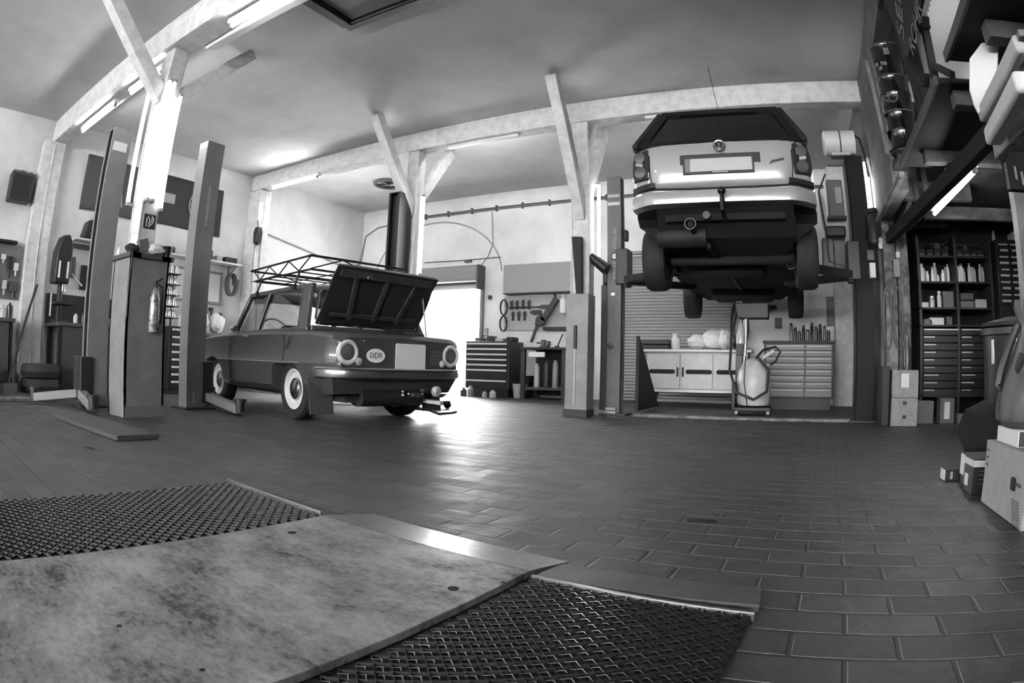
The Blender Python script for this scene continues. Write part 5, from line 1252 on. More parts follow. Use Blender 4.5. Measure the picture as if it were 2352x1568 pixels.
part('air_hose', MB().tube([(.02, 0, .70), (.12, -.1, .80), (.28, -.12, .84), (.34, -.12, .78), (.28, -.14, .66), (.22, -.2, .62)], .015, 8), black_m, od)
part('thin_cord', MB().tube([(-.10, -.2, .72), (-.11, -.23, .4), (-.06, -.22, .12)], .006, 6), black_m, od)
part('handle', MB().bar((.10, 0, .70), (.26, 0, .80), .05, .05), gm(170, .4), od, bevel=.01)
# wide drawer cabinet
cabinet('drawer_cabinet', 'wide black drawer cabinet with two columns of grey drawers behind the oil tank', 'tool cabinet', -.38, .66, 8.6, 9.15, 0, .94, gm(24, .5), [1, 1, 1, 1, 1, 1, 1, 1.4], [1.45, 1], gm(104, .45), gm(140, .35), plinth=.16, top=gm(24, .5))
sn = ('leftmost', 'second', 'third', 'fourth', 'fifth', 'sixth', 'seventh', 'eighth', 'ninth', 'rightmost')
for i in range(10):
    spray('%s spray can in the row on the wide black drawer cabinet' % sn[i], (.02 + .064 * i, 8.78 + .05 * (i % 2), .972), .027, (.26, .20, .15, .23, .17, .27, .21, .25, .22, .16)[i], gm((120, 30, 26, 40, 90, 34, 28, 30, 100, 30)[i], .35), gm((30, 90, 24, 60, 26, 30, 50, 24, 30, 26)[i], .4), 'cans on the wide drawer cabinet')
for px, py, w, h, v, lb in ((1745, 712, .14, .2, 190, 'pale notice on the back wall behind the oil tank'), (1788, 742, .12, .16, 60, 'dark box on the back wall right of the oil tank'), (1773, 705, .16, .05, 30, 'dark gun holder on the back wall'), (1906, 715, .11, .46, 96, 'grey fuse box on the back wall above the spray cans'), (1925, 712, .12, .42, 196, 'pale panel beside the grey fuse box')):
    p = AY(px, py, YB); solo('wall_fitting', lb, 'fitting', MB().bx(p.x - w / 2, p.x + w / 2, YB - .08, YB - .003, p.z - h / 2, p.z + h / 2), gm(v, .5), bevel=.006)
p = AY(1698, 745, YB - .1)
solo('hose_coil', 'large black hose coil on the wall between shutter and oil tank', 'hose', MB().tube([(p.x + .14 * math.cos(a * .35), YB - .10 + .0015 * a, p.z + .42 * math.sin(a * .35)) for a in range(55)], .02, 6), gm(40, .6))
# upper right behind the lift: white motor drum, switch boxes
dr = thing('motor_drum', 'white horizontal drum on top of the dark right lift column', 'motor', (.74, 6.72, 2.97))
part('drum', MB().cyl((.56, 6.70, 3.15), (.93, 6.70, 3.15), .155, n=26).cyl((.54, 6.70, 3.15), (.56, 6.70, 3.15), .12, .155, n=26), gm(215, .3), dr, False)
part('band', MB().cyl((.735, 6.70, 3.15), (.755, 6.70, 3.15), .16, n=26), gm(90, .4), dr, False)
part('saddle', MB().bx(.62, .86, 6.62, 6.78, 2.975, 3.02), gm(190, .4), dr, False, bevel=.01)
part('cable', MB().tube([(.95, 6.70, 3.25), (1.0, 6.68, 3.2), (1.03, 6.64, 3.0), (1.04, 6.60, 2.7)], .015, 6), gm(40), dr, False)
eb = thing('switch_box', 'grey electric switch box left of the dark lift column', 'switch', (.62, 6.95, 2.2))
p = AY(1918, 455, 7.05)
part('case', MB().bx(p.x - .10, p.x + .10, 7.0, 7.12, p.z - .24, p.z + .22), gm(110, .5), eb, False, bevel=.015)
part('label', MB().bx(p.x + .0, p.x + .08, 6.99, 7.0, p.z - .08, p.z + .12), gm(180, .5), eb, False)
part('tray', MB().bx(p.x - .12, p.x + .12, 6.95, 7.12, p.z - .27, p.z - .24), gm(40, .5), eb, False)
p = AY(1912, 500, 7.2)
solo('cover_sheet', 'bent white cover panel hanging behind the dark lift column', 'panel', MB().prism([(-.16, .30), (-.10, .34), (-.07, -.02), (.14, -.04), (.14, -.26), (.02, -.20), (-.06, -.30), (-.14, -.10)], -.02, .02, frame_of(p, (1, 0, 0), (0, 0, 1))), gm(205, .4))
p = AY(1920, 532, 7.15)
solo('black_bracket', 'black bracket box below the white cover panel', 'bracket', MB().bx(p.x - .14, p.x + .12, 7.05, 7.2, p.z - .08, p.z + .05), gm(36, .5), bevel=.02)
p = AY(1918, 580, 7.3)
solo('wall_cupboard', 'grey two-door wall cupboard below the black bracket box', 'cupboard', MB().bx(p.x - .16, p.x - .02, 7.28, 7.5, p.z - .2, p.z + .18).bx(p.x - .012, p.x + .14, 7.28, 7.5, p.z - .2, p.z + .18), gm(128, .5), bevel=.008)
solo('hose', 'thin dark hose sagging from the lift arm to the dark column', 'hose', MB().tube([AY(1895, 400, 6.9), AY(1880, 440, 6.9), AY(1895, 520, 6.9), AY(1905, 600, 6.9), AY(1945, 615, 6.9)], .012, 6), gm(60, .5))
tk = thing('air_tank', 'dark upright air bottle on the post below the right upright tube', 'tank', (1.02, 6.54, 1.86))
part('vessel', MB().lathe([(.05, 1.88), (.085, 1.91), (.085, 2.20), (.05, 2.25), (.02, 2.27)], (1.02, 6.50, 0), n=18), gm(44, .35), tk, False)
part('cap', MB().lathe([(.06, 2.255), (.06, 2.30)], (1.02, 6.50, 0), n=14), gm(30), tk, False)
part('strap', MB().bx(.93, 1.10, 6.56, 6.62, 2.0, 2.04), gm(40), tk, False)
solo('white_cup', 'white cup hanging under the dark air bottle', 'cup', MB().lathe([(.025, 0), (.04, .10), (.02, .13)], tuple(AY(2024, 572, 6.45)), n=14), bright)
for i, (px, py, w, h, v, lb) in enumerate(((2005, 620, .07, .16, 190, 'small pale box on the rough post below the air bottle'), (2000, 585, .09, .12, 60, 'dark valve block under the air bottle'), (2060, 615, .08, .2, 110, 'grey rag bundle on the rough post'), (2063, 585, .05, .08, 170, 'small pale tag on the rough post'))):
    p = AY(px, py, 6.36); solo('post_fitting', lb, 'fitting', MB().bx(p.x - w / 2, p.x + w / 2, 6.36, 6.42, p.z - h / 2, p.z + h / 2), gm(v, .5), bevel=.008)
for px, lb in ((2040, 'loop of grey cable hanging on the rough post'), (2064, 'second loop of grey cable hanging right on the rough post')):
    p = AY(px, 730, 6.38); solo('cable', lb, 'cable', MB().tube([(p.x + .05 * math.cos(a), 6.39, p.z + .32 * math.sin(a)) for a in [2 * PI * i / 24 for i in range(24)]], .012, 6, True), gm(80, .6))
# trolley jack behind the saloon
p = AZ(985, 936, 0)
tj = thing('trolley_jack', 'low black trolley jack on the floor behind the saloon', 'jack', (p.x, p.y, 0))
part('frame', MB().bx(-.30, .26, -.10, .10, .05, .10).bx(-.28, .1, -.09, -.06, .1, .15).bx(-.28, .1, .06, .09, .1, .15), black_m, tj, bevel=.01)
part('lift_arm', MB().bar((-.1, 0, .12), (.2, 0, .16), .06, .04).cyl((.2, 0, .16), (.2, 0, .19), .05, n=14), gm(40, .4), tj)
for x in (-.25, .2):
    for y in (-.12, .12): part('wheel', MB().cyl((x, y - .02, .045), (x, y + .02, .045), .045, n=14), gm(40, .5), tj)
part('handle', MB().cyl((-.28, 0, .12), (-.75, 0, .42), .014, n=8), steelm, tj)
solo('air_hose', 'thin dark hose lying on the bright floor before the gate', 'hose', MB().tube([AZ(955, 938, .012), AZ(985, 941, .012), AZ(1010, 950, .012), AZ(1035, 948, .012), AZ(1048, 945, .012)], .012, 6), gm(40, .6))
# ================================================================== storage bay on the right
wood = mat('raw_wood', 150, .75, 0, .35, 5)
wood_d = mat('dark_wood', 84, .8, 0, .4, 4)
blackm = gm(12, .8)
# loft above the bay
struct('loft_floor', MB().bx(XR + .02, XE, 4.95, 7.5, 2.34, 2.38), wood_d)
lf = AY(2140, 478, 6.2)
struct('loft_beam', MB().bx(1.58, XE, 6.16, 6.24, 2.115, 2.25), wood, bevel=.006)
for y, z0 in ((5.60, 2.16), (6.7, 2.16)): struct('loft_beam', MB().bx(XR + .17, 2.0, y, y + .09, z0, 2.34), wood_d, bevel=.006)
struct('loft_edge', MB().bx(XR - .03, XR + .02, 4.8, 6.6, 2.12, 2.17), wood, bevel=.005)
rail = thing('track_rail', 'long black perforated steel rail slanting under the loft', 'rail', (1.3, 5, 1.9))
a, b = AY(2042, 552, 6.45), AY(2300, 292, 3.15)
b.z = a.z + (b.z - a.z) * 1.0
part('beam', MB().bar(a + Vector((0, 0, .02)), b + Vector((0, 0, .02)), .09, .12, (0, 0, 1)), blackm, rail, False, bevel=.008)
d_ = (b - a).normalized(); sd = Vector((-d_.y, d_.x, 0)).normalized()
for t in (.22, .27, .33): part('slot_plate', MB().bar(a.lerp(b, t) + sd * .052 - d_ * .04, a.lerp(b, t) + sd * .052 + d_ * .05, .004, .07), gm(96, .6), rail, False)
for y, pz in ((6.3, 2.12), (5.2, 2.33), (4.9, 2.3)):
    t = (y - a.y) / (b.y - a.y); q = a.lerp(b, t)
    part('hanger', MB().bar(q, (q.x, q.y, pz), .05, .03, (0, 1, 0)), blackm, rail, False)
solo('brace_board', 'rough wooden brace between post and the black rail', 'board', MB().bar((1.30, 6.4, 2.10), (1.34, 5.72, 2.27), .05, .14), wood, bevel=.005)
# black shelf decks above, seen from below
def deck(label, y0, y1, z, joists):
    t = thing('shelf_deck', label, 'shelf', (1.6, (y0 + y1) / 2, z))
    part('board', MB().bx(XR, 2.6, y0, y1, z, z + .04), blackm, t, False, bevel=.004)
    part('front_edge', MB().bx(XR - .02, XR, y0, y1, z - .01, z + .05), gm(60, .6), t, False)
    for y in joists: part('joist', MB().bx(XR + .12, 2.6, y, y + .10, z - .10, z), wood_d, t, False, bevel=.004)
    return t
deck('black shelf deck seen from below beside the dark tins', 3.22, 4.78, 2.20, (3.30, 4.35))
deck('nearer black shelf deck at the top right, seen from below', .9, 2.92, 2.19, (2.45, 1.6))
solo('deck_post', 'black upright post left of the white sheet above the decks', 'post', MB().bx(1.08, 1.16, 3.84, 3.96, 2.242, 3.84), blackm, bevel=.005)
solo('wooden_beam', 'grey wooden beam crossing the gap between the black decks', 'beam', MB().bx(1.2, 2.6, 3.0, 3.12, 2.3, 2.42), wood_d, bevel=.005)
# drums stacked in front of the wall
ds = mat('drum_black', 20, .14, 0, .0, coat=1.0)
zz_ = 2.44
solo('bracket_shelf', 'small dark bracket shelf under the stacked tins', 'shelf', MB().lathe([(.10, 2.36), (.15, 2.42), (.15, 2.44)], (1.20, 5.09, 0), n=22).bx(1.16, 1.22, 5.1, 5.29, 2.38, 2.43), gm(36, .5))
for k, (h, lb) in enumerate(((.36, 'lowest glossy black tin drum on the wall bracket'), (.36, 'middle glossy black tin drum with the letters RO'), (.34, 'topmost glossy black tin drum with pale marks'))):
    t = thing('tin_drum', lb, 'drum', (1.20, 5.09, zz_ + .002), group=None)
    part('body', MB().lathe([(.158, 0), (.163, .008), (.157, .02), (.157, h * .5), (.162, h * .52), (.157, h * .54), (.157, h - .02), (.164, h - .008), (.158, h - .003), (.02, h - .006)], n=30), ds, t)
    part('rim', MB().tube([(.163 * math.cos(a), .163 * math.sin(a), h - .008) for a in [2 * PI * i / 30 for i in range(30)]], .005, 5, True), gm(150, .3, .6), t)
    if k == 1:
        for ch, a in (('R', -2.45), ('O', -1.95)):
            lettering(ch, .13, frame_of(Vector((1.20 + .1605 * math.cos(a), 5.09 + .1605 * math.sin(a), zz_ + h * .3)), (-math.sin(a), math.cos(a), 0), (0, 0, 1)), gm(84, .5), t)
    if k == 2:
        part('pale_label', MB().add([(.1595 * math.cos(a), .1595 * math.sin(a), z) for z in (h * .58, h * .80) for a in [-1.9 + .09 * i for i in range(5)]], [(i, i + 1, i + 6, i + 5) for i in range(4)]), gm(110, .5), t)
        pm = MB(); rr = random.Random(2)
        for i in range(7): a = -2.7 + .13 * i; pm.ball((.159 * math.cos(a), .159 * math.sin(a), h * .28 + rr.uniform(-.03, .03)), (.012, .018, .022), 8, 6)
        part('pale_print', pm, gm(130, .5), t)
    zz_ += h
strip = MB().bar((XR - .012, 5.46, 3.58), (XR - .012, 5.29, 2.50), .03, .05, (1, 0, 0))
solo('wooden_strip', 'upright pale wooden strip on the wall left of the black tins', 'strip', strip, mat('pale_wood', 142, .7, 0, .2, 6), bevel=.004)
# lettered sign and white sheet above the decks
sgn = thing('hanging_sign', 'dark sign with slanting pale letters at the upper right', 'sign', (1.09, 4.2, 2.9))
SPX = 1.03
pts_ = [AX(px, py, SPX) for px, py in ((2000, -60), (2130, -60), (2086, 128), (2078, 128), (2042, 30))]
sv = [Vector((SPX, p.y, p.z)) for p in pts_]; sv2 = [Vector((SPX + .02, p.y, p.z)) for p in pts_]; n_ = len(sv)
part('panel', MB().add(sv + sv2, [tuple(range(n_)), tuple(reversed(range(n_, 2 * n_)))] + [(i, n_ + i, n_ + (i + 1) % n_, (i + 1) % n_) for i in range(n_)]), gm(18, .6), sgn, False, smooth=0)
def sign_text(txt, p0, p1, size):
    A, B = AX(p0[0], p0[1], SPX), AX(p1[0], p1[1], SPX)
    xd = (B - A).normalized(); xd.x = 0; xd.normalize(); yd = Vector((-1, 0, 0)).cross(xd)
    return lettering(txt, size, frame_of(A.lerp(B, .5) + Vector((-.003, 0, 0)), xd, yd), gm(112, .6), sgn)
part('bracket', MB().bx(1.045, XR + .02, 4.05, 4.25, 3.42, 3.52), gm(40), sgn, False)
sign_text('SEK', (2070, 66), (2062, -22), .27)
sign_text('ROHR', (2094, 112), (2112, 10), .19)
ws = thing('white_sheet', 'pale corrugated sheet behind the black stands at the upper right', 'panel', (1.5, 4.0, 2.9))
q = [AY(2112, -10, 4.3), AY(2235, -10, 4.3), AY(2235, 150, 4.3), AY(2165, 240, 4.3), AY(2120, 260, 4.3), AY(2086, 132, 4.3)]
sh_ = MB(); n_ = 22
L0, L1 = AX(2120, -30, 1.30), AX(2085, 135, 1.30)
vs = []; fs = []
for j in range(41):
    y = 3.2 + .04 * j
    for z in (2.28, 3.5): vs.append((1.55 + .02 * (j % 2), y, z))
for j in range(40): fs.append((2 * j, 2 * j + 1, 2 * j + 3, 2 * j + 2))
sheet = part('sheet', MB().add(vs, fs), gm(238, .7), ws, False, smooth=0)
md = sheet.modifiers.new('t', 'SOLIDIFY'); md.thickness = .006
part('back_board', MB().bx(1.60, 1.63, 1.2, 5.2, 2.28, 3.84), gm(225, .8), ws, False)
# axle stands
def stand(label, foot, head, leg2):
    t = thing('axle_stand', label, 'stand', foot)
    f, h = Vector(foot), Vector(head)
    part('leg', MB().bar(f, h, .06, .05, (1, 0, 0)), blackm, t, False)
    if leg2: part('leg', MB().bar(f.lerp(h, .45), leg2, .04, .035, (1, 0, 0)), blackm, t, False)
    u = (h - f).normalized(); s_ = Vector((0, -1, 0)); s_ = (s_ - u * s_.dot(u)).normalized()
    part('head', MB().bar(h - s_ * .06, h + s_ * .06, .06, .025, u).bar(h + s_ * .05, h + s_ * .085 + u * .06, .05, .025, u).bar(h - s_ * .05, h - s_ * .085 + u * .06, .05, .025, u), blackm, t, False, bevel=.004)
    part('foot_plate', MB().bx(f.x - .06, f.x + .06, f.y - .06, f.y + .06, f.z - .018, f.z + .005), blackm, t, False)
    return t
f1, h1, k1 = AX(2150, 205, 1.14), AX(2124, 66, 1.14), AX(2188, 172, 1.14)
stand('tall black axle stand with forked head before the white sheet', (1.14, f1.y, 2.262), (1.14, h1.y, h1.z), (1.14, k1.y, k1.z))
f2, h2 = AX(2130, 245, 1.12), AX(2124, 192, 1.12)
stand('short black axle stand with forked head by the tins', (1.12, f2.y, 2.262), (1.12, h2.y, h2.z), None)
# bundle of white boards and a wooden plank, lying on the rail's front end
def long_bar(name, label, cat, p0, p1, y0, y1, w, h, m_, bev=.006):
    a_, b_ = AY(p0[0], p0[1], y0), AY(p1[0], p1[1], y1)
    b_.z = a_.z + (b_.z - a_.z) * .9
    return solo(name, label, cat, MB().bar(a_, b_, w, h), m_, bevel=bev)
long_bar('foam_profile', 'long white foam profile lowest in the bundle at the right edge', 'profile', (2280, 315), (2356, 190), 2.75, 1.95, .10, .09, gm(196, .7), .02)
long_bar('foam_profile', 'upper white foam profile with rounded end in the bundle', 'profile', (2258, 265), (2345, 100), 2.75, 1.95, .06, .08, gm(170, .7), .015)
long_bar('white_board', 'grey edged board between the white foam profiles', 'board', (2300, 240), (2352, 75), 2.6, 1.9, .05, .03, gm(104, .7), .004)
p = AY(2246, 205, 2.7)
solo('foam_sheet', 'torn white foam sheet hanging left of the bundle', 'foam', MB().prism([(-.05, .0), (.0, .17), (.10, .25), (.20, .24), (.12, .02), (.055, -.09), (.045, -.03), (.02, -.10), (-.03, -.14), (-.045, -.09)], -.015, .015, frame_of(p, (.9, -.43, 0), (0, 0, 1))), gm(205, .8), bevel=.006)
p = AY(2345, 140, 2.1)
solo('foam_block', 'white foam block with dark holes at the right picture edge', 'foam', MB().box(p + Vector((.06, -.05, .02)), (.10, .22, .16), (.4, .1, 0)), gm(196, .8), bevel=.01)
long_bar('rough_plank', 'rough short timber plank below the white bundle at the right', 'plank', (2290, 345), (2362, 270), 3.0, 2.4, .05, .10, wood)
p = AY(2330, 400, 3.3)
wr = thing('wall_rack', 'black rack with two glinting strips at the right picture edge', 'rack', tuple(p))
part('frame', MB().bx(p.x - .07, p.x + .25, 3.28, 3.34, p.z - .10, p.z + .14), blackm, wr, False, bevel=.008)
for dx, dz in ((.0, .0), (.045, -.03)): part('glint_strip', MB().bx(p.x + dx - .008, p.x + dx + .008, 3.272, 3.28, p.z + dz - .04, p.z + dz + .04), gm(150, .3), wr, False)
part('rack_arm', MB().bar((p.x - .03, 3.31, p.z + .12), AY(2300, 338, 2.95), .02, .02), blackm, wr, False)
part('edge_strip', MB().bx(p.x - .072, p.x - .064, 3.27, 3.30, p.z - .10, p.z + .06), gm(100, .4), wr, False)

# ------------------------------------------------------------------ shelves with bottles
su = thing('storage_shelf', 'black shelving with two columns of drawers below the bottles', 'shelf', (2.14, 7.25, 0))
X0, X1, XM = 1.63, 2.66, 2.14
uprights = MB()
for x in (X0, XM, X1 - .02): part('upright', MB().bx(x, x + .035, 6.98, 7.46, 0, 2.10), gm(46, .6), su, False)
for z in (1.56, 1.26, 1.06, 1.86, .26): part('shelf_board', MB().bx(X0, X1, 6.98, 7.46, z, z + .02), gm(38, .6), su, False)
part('back_panel', MB().bx(X0, X1, 7.46, 7.48, 0, 2.1), gm(16, .9), su, False)
for r in range(9):
    zt = 1.04 - r * .086
    for c, (a, b) in enumerate(((X0 + .04, XM - .005), (XM + .04, X1 - .03))):
        d = part('drawer', MB().bx(a, b, 6.965, 7.4, zt - .078, zt), gm(13, .5), su, False, bevel=.003)
        w = (b - a) * (1, .3, .34, .33, .28, .3, .42, .38, .3)[r]
        part('label_strip', MB().bx(a + .01, a + .01 + w, 6.958, 6.966, zt - .022, zt - .008), gm((215, 190, 185, 190, 160, 160, 185, 180, 170)[r], .4), d, False)
bt = (('tall bottle', .036, .24), ('slim can', .028, .20), ('short jar', .036, .14), ('wide bottle', .044, .22))
xs_b = [X0 + .082 + .048 * i for i in range(9)] + [XM + .085 + .052 * i for i in range(8)]
od_ = ('first', 'second', 'third', 'fourth', 'fifth', 'sixth', 'seventh', 'eighth', 'ninth')
protos = {}
for i, x in enumerate(xs_b):
    k = (3, 1, 2, 1, 0, 2, 2, 1, 0, 3, 3, 1, 0, 3, 1, 0, 1)[i]; n_, r, h = bt[k]; h *= (1, .9, 1.08, .95)[i % 4]
    side = 'left' if i < 9 else 'right'; j = i if i < 9 else i - 9
    bottle('pale %s, %s from the left in the %s half of the bottle shelf' % (n_, od_[j], side), 'bottle', (x, 7.10 + .05 * (i % 3), 1.581), r * .8, h, gm((228, 170, 235, 232, 190, 225, 228, 140, 220, 235, 235, 225, 190, 170, 210, 150, 225)[i], .35), gm((220, 80, 200, 120, 215, 60, 210, 190, 100)[i % 9], .4), .5, 'bottles on the lit shelf')
for i, (x, w, h, v, lb) in enumerate(((1.72, .09, .06, 205, 'white low carton, left on the shelf under the bottles'), (1.83, .07, .14, 190, 'white canister left of the middle on the shelf under the bottles'), (1.93, .06, .20, 200, 'white jar with round lid on the shelf under the bottles'), (2.04, .14, .19, 92, 'grey box beside the shelf divider'), (2.30, .18, .08, 110, 'grey tin stack right of the shelf divider'), (2.30, .18, .08, 80, 'grey tin on top of the tin stack'), (2.50, .16, .10, 170, 'pale packet at the right end under the bottles'))):
    z = 1.281 + (.09 if i == 5 else 0)
    if i in (1, 2): solo('canister', lb, 'can', MB().lathe([(w / 2, 0), (w / 2, h * .7), (w * .3, h * .78), (w * .4, h * .84), (w * .4, h)], (x, 7.1, z), n=14), gm(v, .4))
    else: solo('packet', lb, 'box', MB().bx(x - w / 2, x + w / 2, 7.02, 7.25, z, z + h), gm(v, .5), bevel=.005)
for x, w, h, v, lb in ((1.88, .2, .09, 190, 'bright packet on the lowest open shelf'), (1.76, .12, .07, 90, 'grey rag left of the bright packet'), (2.05, .08, .10, 80, 'small grey tool right of the bright packet')):
    solo('packet', lb, 'box', MB().bx(x - w / 2, x + w / 2, 7.05, 7.25, 1.081, 1.081 + h), gm(v, .5), bevel=.01)
for i, x in enumerate([X0 + .08 + .105 * k for k in range(4)] + [XM + .09 + .1 * k for k in range(4)]):
    t = thing('storage_bin', 'dark storage bin with pale label, %s of the %s four on the upper shelf' % (od_[i % 4], 'left' if i < 4 else 'right'), 'bin', (x, 7.1, 1.88))
    part('tray', MB().bx(-.045, .045, -.1, .12, .001, .08), gm(30, .6), t, bevel=.006)
    part('label', MB().bx(-.036, .036, -.106, -.1, .008, .022), gm(130, .5), t)
for x, r, v, lb in ((1.95, .05, 80, 'grey ball of wire on the storage bins'), (2.08, .03, 60, 'small grey knob on the storage bins'), (2.35, .035, 90, 'grey round cap on the storage bins, right')):
    solo('ball', lb, 'ball', MB().ball((x, 7.12, 1.962 + r), r, 12, 8), gm(v, .7))
# small-parts cabinet
PX0, PX1 = 2.70, 3.26
pc = thing('parts_cabinet', 'black small-parts cabinet with rows of pale labels right of the bottles', 'cabinet', (2.98, 7.0, 1.2))
part('carcass', MB().bx(PX0, PX1, 6.84, 7.30, 1.30, 2.06), gm(30, .5), pc, False, bevel=.006)
for r in range(10):
    for c in range(3):
        x = PX0 + .02 + c * .178; z = 2.02 - r * .073
        d = part('drawer', MB().bx(x, x + .168, 6.828, 6.86, z - .062, z), gm(26, .5), pc, False)
        if c < 2 or r in (0, 1, 4): part('label', MB().bx(x + .015 + .02 * (r % 3 == 1), x + .15, 6.822, 6.829, z - .03, z - .012 + .008 * (r % 2)), gm(205, .4), d, False)
solo('stand_table', 'dark cupboard under the small-parts cabinet', 'cupboard', MB().bx(PX0, PX1 + .1, 6.84, 7.35, 0, 1.298), gm(22, .7), bevel=.006)
solo('carton', 'white carton on top of the small-parts cabinet', 'box', MB().bx(3.0, 3.25, 6.86, 7.1, 2.063, 2.17), gm(200, .6), bevel=.004)
solo('bottle', 'small pale bottle on the left corner of the small-parts cabinet', 'bottle', MB().lathe([(.025, 0), (.025, .08), (.01, .11), (.01, .13)], (2.73, 6.95, 2.063), n=10), gm(180, .4))
# cartons on the floor of the bay
c1 = carton('carton', 'lower of two stacked grey cartons before the bottle shelves', 'box', 1.12, 1.42, 6.14, 6.36, .001, .285, cardb)
for z in (.08, .22): part('dark_mark', MB().bx(1.25, 1.29, 6.134, 6.141, z, z + .035), gm(50), c1, False)
c2 = carton('carton', 'upper of two stacked grey cartons, with a pale label', 'box', 1.12, 1.42, 6.14, 6.36, .288, .565, cardb)
part('label', MB().bx(1.22, 1.31, 6.134, 6.141, .39, .53), gm(205, .5), c2, False)
solo('bottle', 'dark bottle with pale neck on the stacked grey cartons', 'bottle', MB().lathe([(.04, 0), (.045, .22), (.025, .28), (.025, .34)], (1.31, 6.26, .568), n=12), gm(60, .3))
solo('black_case', 'narrow black case left of the stacked cartons', 'case', MB().bx(1.01, 1.10, 6.16, 6.4, .0, .6), gm(26, .6), bevel=.01)
for x0_, x1_, h, v, lb, lab in ((1.49, 1.69, .24, 100, 'grey carton on the floor, first right of the stack', 0), (1.77, 1.95, .27, 84, 'grey carton with tall pale label on the bay floor', 1), (2.0, 2.12, .10, 90, 'low grey carton right of the labelled carton', 0), (2.17, 2.36, .15, 150, 'pale crumpled carton at the right on the bay floor', 0)):
    c_ = carton('carton', lb, 'box', x0_, x1_, 6.45, 6.62, .001, h, gm(v, .7))
    if lab: part('label', MB().bx(x0_ + .05, x0_ + .12, 6.443, 6.451, .05, h - .04), gm(190, .5), c_, False)
# waste bin
tbp = Vector((1.72, 4.0, 0))
wbn = thing('waste_bin', 'tall black waste bin with pale handles at the right', 'bin', tbp)
part('barrel', MB().lathe([(.22, 0), (.24, .02), (.275, .80), (.27, .80), (.23, .03)], n=28, caps=True), gm(30, .4), wbn)
part('rim', MB().lathe([(.27, .78), (.295, .79), (.295, .83), (.27, .84)], n=28), gm(52, .4), wbn)
part('lid', MB().lathe([(.29, .845), (.28, .87), (.10, .91), (.01, .915)], n=28), gm(40, .4), wbn)
for a in (-2.75, -1.95): part('handle', MB().bar((.262 * math.cos(a), .262 * math.sin(a), .76), (.258 * math.cos(a), .258 * math.sin(a), .60), .03, .03, (math.cos(a), math.sin(a), 0)), gm(190, .3), wbn, bevel=.008)
for a in (-2.2, -1.6): part('stave', MB().bar((.245 * math.cos(a), .245 * math.sin(a), .05), (.274 * math.cos(a), .274 * math.sin(a), .76), .02, .012, (math.cos(a), math.sin(a), 0)), gm(64, .4), wbn)
solo('dark_filler', 'added black lump filling the dark area in front of the waste bin', 'sack', crumple((1.28, 3.5, .20), .2, 9, (.9, .9, .95)), gm(8, .9))  # added lump, stands in for the dark area before the bin
# near cartons at the right edge
kb = thing('moving_box', 'large grey carton with hand hole and printed lines at the right edge', 'box', (1.12, 2.25, 0))
part('box', MB().bx(.95, 1.38, 2.02, 2.55, .001, .27), mat('carton_grey', 140, .75, 0, .08, 16), kb, False, bevel=.005)
p = AX(2327, 1111, .948)
hh_ = MB().prism([(p.y + .022 * a, p.z + .024 * b) for a, b in ((-1, -.7), (-.7, -1), (.7, -1), (1, -.7), (1, .7), (.7, 1), (-.7, 1), (-1, .7))], .944, .951, Matrix(((0, 0, 1, 0), (1, 0, 0, 0), (0, 1, 0, 0), (0, 0, 0, 1))))
part('hand_hole', hh_, gm(10, .9), kb, False)
for k in range(9): 
    p = AX(2330 , 1150 + 7 * k, .948); part('printed_line', MB().bx(.9465, .951, p.y - .045, p.y + .035, p.z - .0022, p.z + .0022), gm(82, .7), kb, False)
part('printed_mark', MB().bx(.9465, .951, 2.08, 2.13, .145, .157), gm(60, .7), kb, False)
for z in (.23, .20, .17): part('side_print', MB().bx(.9465, .951, 2.50, 2.53, z - .004, z + .004), gm(70, .7), kb, False)
wl = thing('filter_box', 'flat white carton with dark lettered side on the large carton', 'box', (1.08, 2.35, .27))
part('box', MB().bx(.975, 1.24, 2.22, 2.48, .272, .335), gm(205, .6), wl, False, bevel=.003)
part('dark_side', MB().bx(.98, 1.235, 2.214, 2.221, .276, .332), gm(30, .5), wl, False)
for x in (1.02, 1.10, 1.18): part('pale_bar', MB().bx(x - .008, x + .008, 2.210, 2.215, .285, .325), gm(170, .5), wl, False)
bag = thing('plastic_bag', 'clear plastic bag of parts with a dark strap on the white carton', 'bag', (1.05, 2.38, .336))
bgm = MB(); rnd = random.Random(8); rg_ = []
ph = [rnd.uniform(0, 6.28) for _ in range(5)]
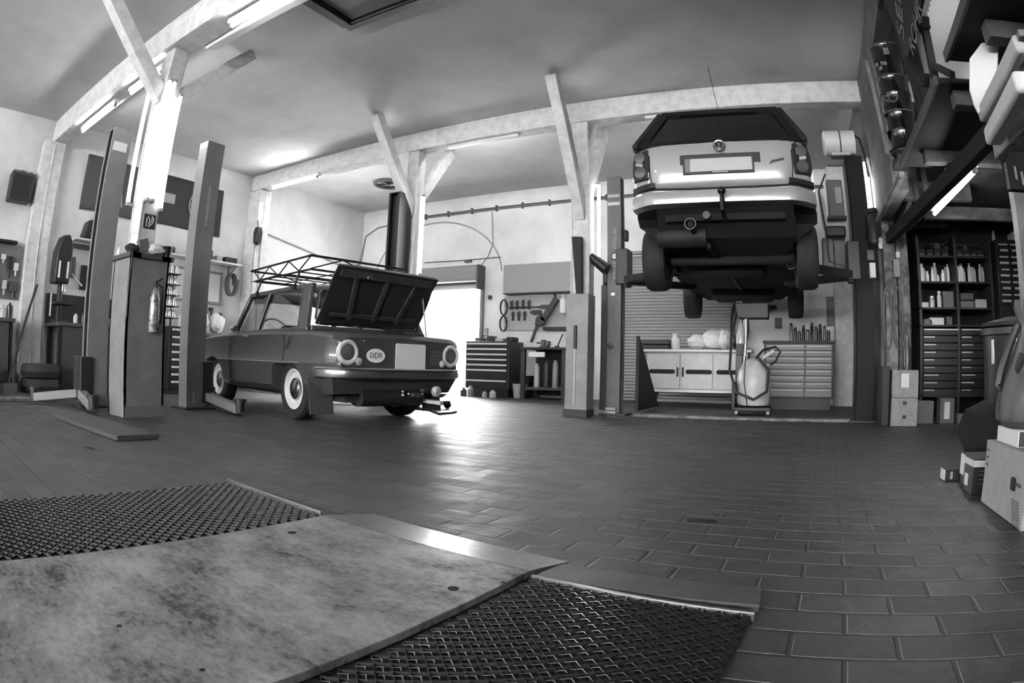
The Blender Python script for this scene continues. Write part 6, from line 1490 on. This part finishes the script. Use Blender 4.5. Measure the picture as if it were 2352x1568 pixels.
for k, (r_, z_) in enumerate(((.02, .338), (.085, .340), (.115, .365), (.122, .42), (.118, .47), (.10, .53), (.072, .59), (.048, .65), (.030, .70), (.026, .73), (.045, .77), (.06, .81), (.055, .835))):
    sw = .10 + .16 * max(0, (z_ - .45) / .3); ring_ = []
    for i in range(40):
        t_ = 2 * PI * i / 40
        f = 1 + sw * (.5 * math.sin(5 * t_ + ph[0] + 3 * z_) + .35 * math.sin(9 * t_ + ph[1] - 9 * z_) + .25 * math.sin(14 * t_ + ph[2] + 20 * z_)) + rnd.uniform(-.02, .02)
        ring_.append(Vector((1.05 + .10 * (z_ - .34) ** 2 + r_ * f * math.cos(t_), 2.37 + 1.15 * r_ * f * math.sin(t_), z_)))
    rg_.append(ring_)
bgm.ring(rg_)
part('film', bgm, glass('clear_film', 150, .60, .30), bag, False, smooth=35)
part('contents', crumple((1.06, 2.38, .43), .085, 31, (1, 1.2, 1)), gm(120, .6), bag, False)
part('dark_strap', MB().tube([(1.02, 2.36, .74), (.985, 2.38, .66), (.955, 2.41, .56), (.945, 2.41, .50), (.955, 2.38, .485), (.99, 2.33, .53), (1.02, 2.30, .62)], .020, 8), black_m, bag, False)
for a_, b_, z0_, z1_, y0_, y1_, lb in ((.93, 1.06, .001, .165, 2.86, 3.0, 'black carton with white band and label beside the large carton'),):
    t = thing('filter_box', lb, 'box', (.99, 2.93, 0))
    part('box', MB().bx(.945, 1.10, 2.70, 2.86, z0_, z1_), gm(18, .45), t, False, bevel=.003)
    part('white_band', MB().bx(.9435, 1.1015, 2.6985, 2.8615, .128, .158), gm(190, .5), t, False)
    part('label', MB().bx(.9425, .9445, 2.77, 2.83, .03, .085), gm(205, .5), t, False)
    for z in (.05, .07, .09, .11): part('printed_line', MB().bx(.98, 1.05, 2.6975, 2.7, z - .003, z + .003), gm(70), t, False)
t = thing('filter_box', 'small white-faced carton on the floor left of the black carton', 'box', (.96, 3.1, 0))
part('box', MB().bx(.90, 1.06, 3.06, 3.16, .001, .06), gm(24, .5), t, False, bevel=.003)
part('white_face', MB().bx(.8975, .9005, 3.062, 3.158, .004, .058), gm(205, .5), t, False)
part('pale_bar', MB().bx(.93, .945, 3.0575, 3.0605, .012, .05), gm(170, .5), t, False)
t = thing('filter_box', 'upright white-sided carton behind the black carton', 'box', (1.0, 3.0, 0))
part('box', MB().bx(.975, 1.12, 2.93, 3.02, .001, .155), gm(30, .5), t, False, bevel=.003)
part('white_side', MB().bx(.9725, .9755, 2.932, 3.018, .05, .152), gm(200, .5), t, False)
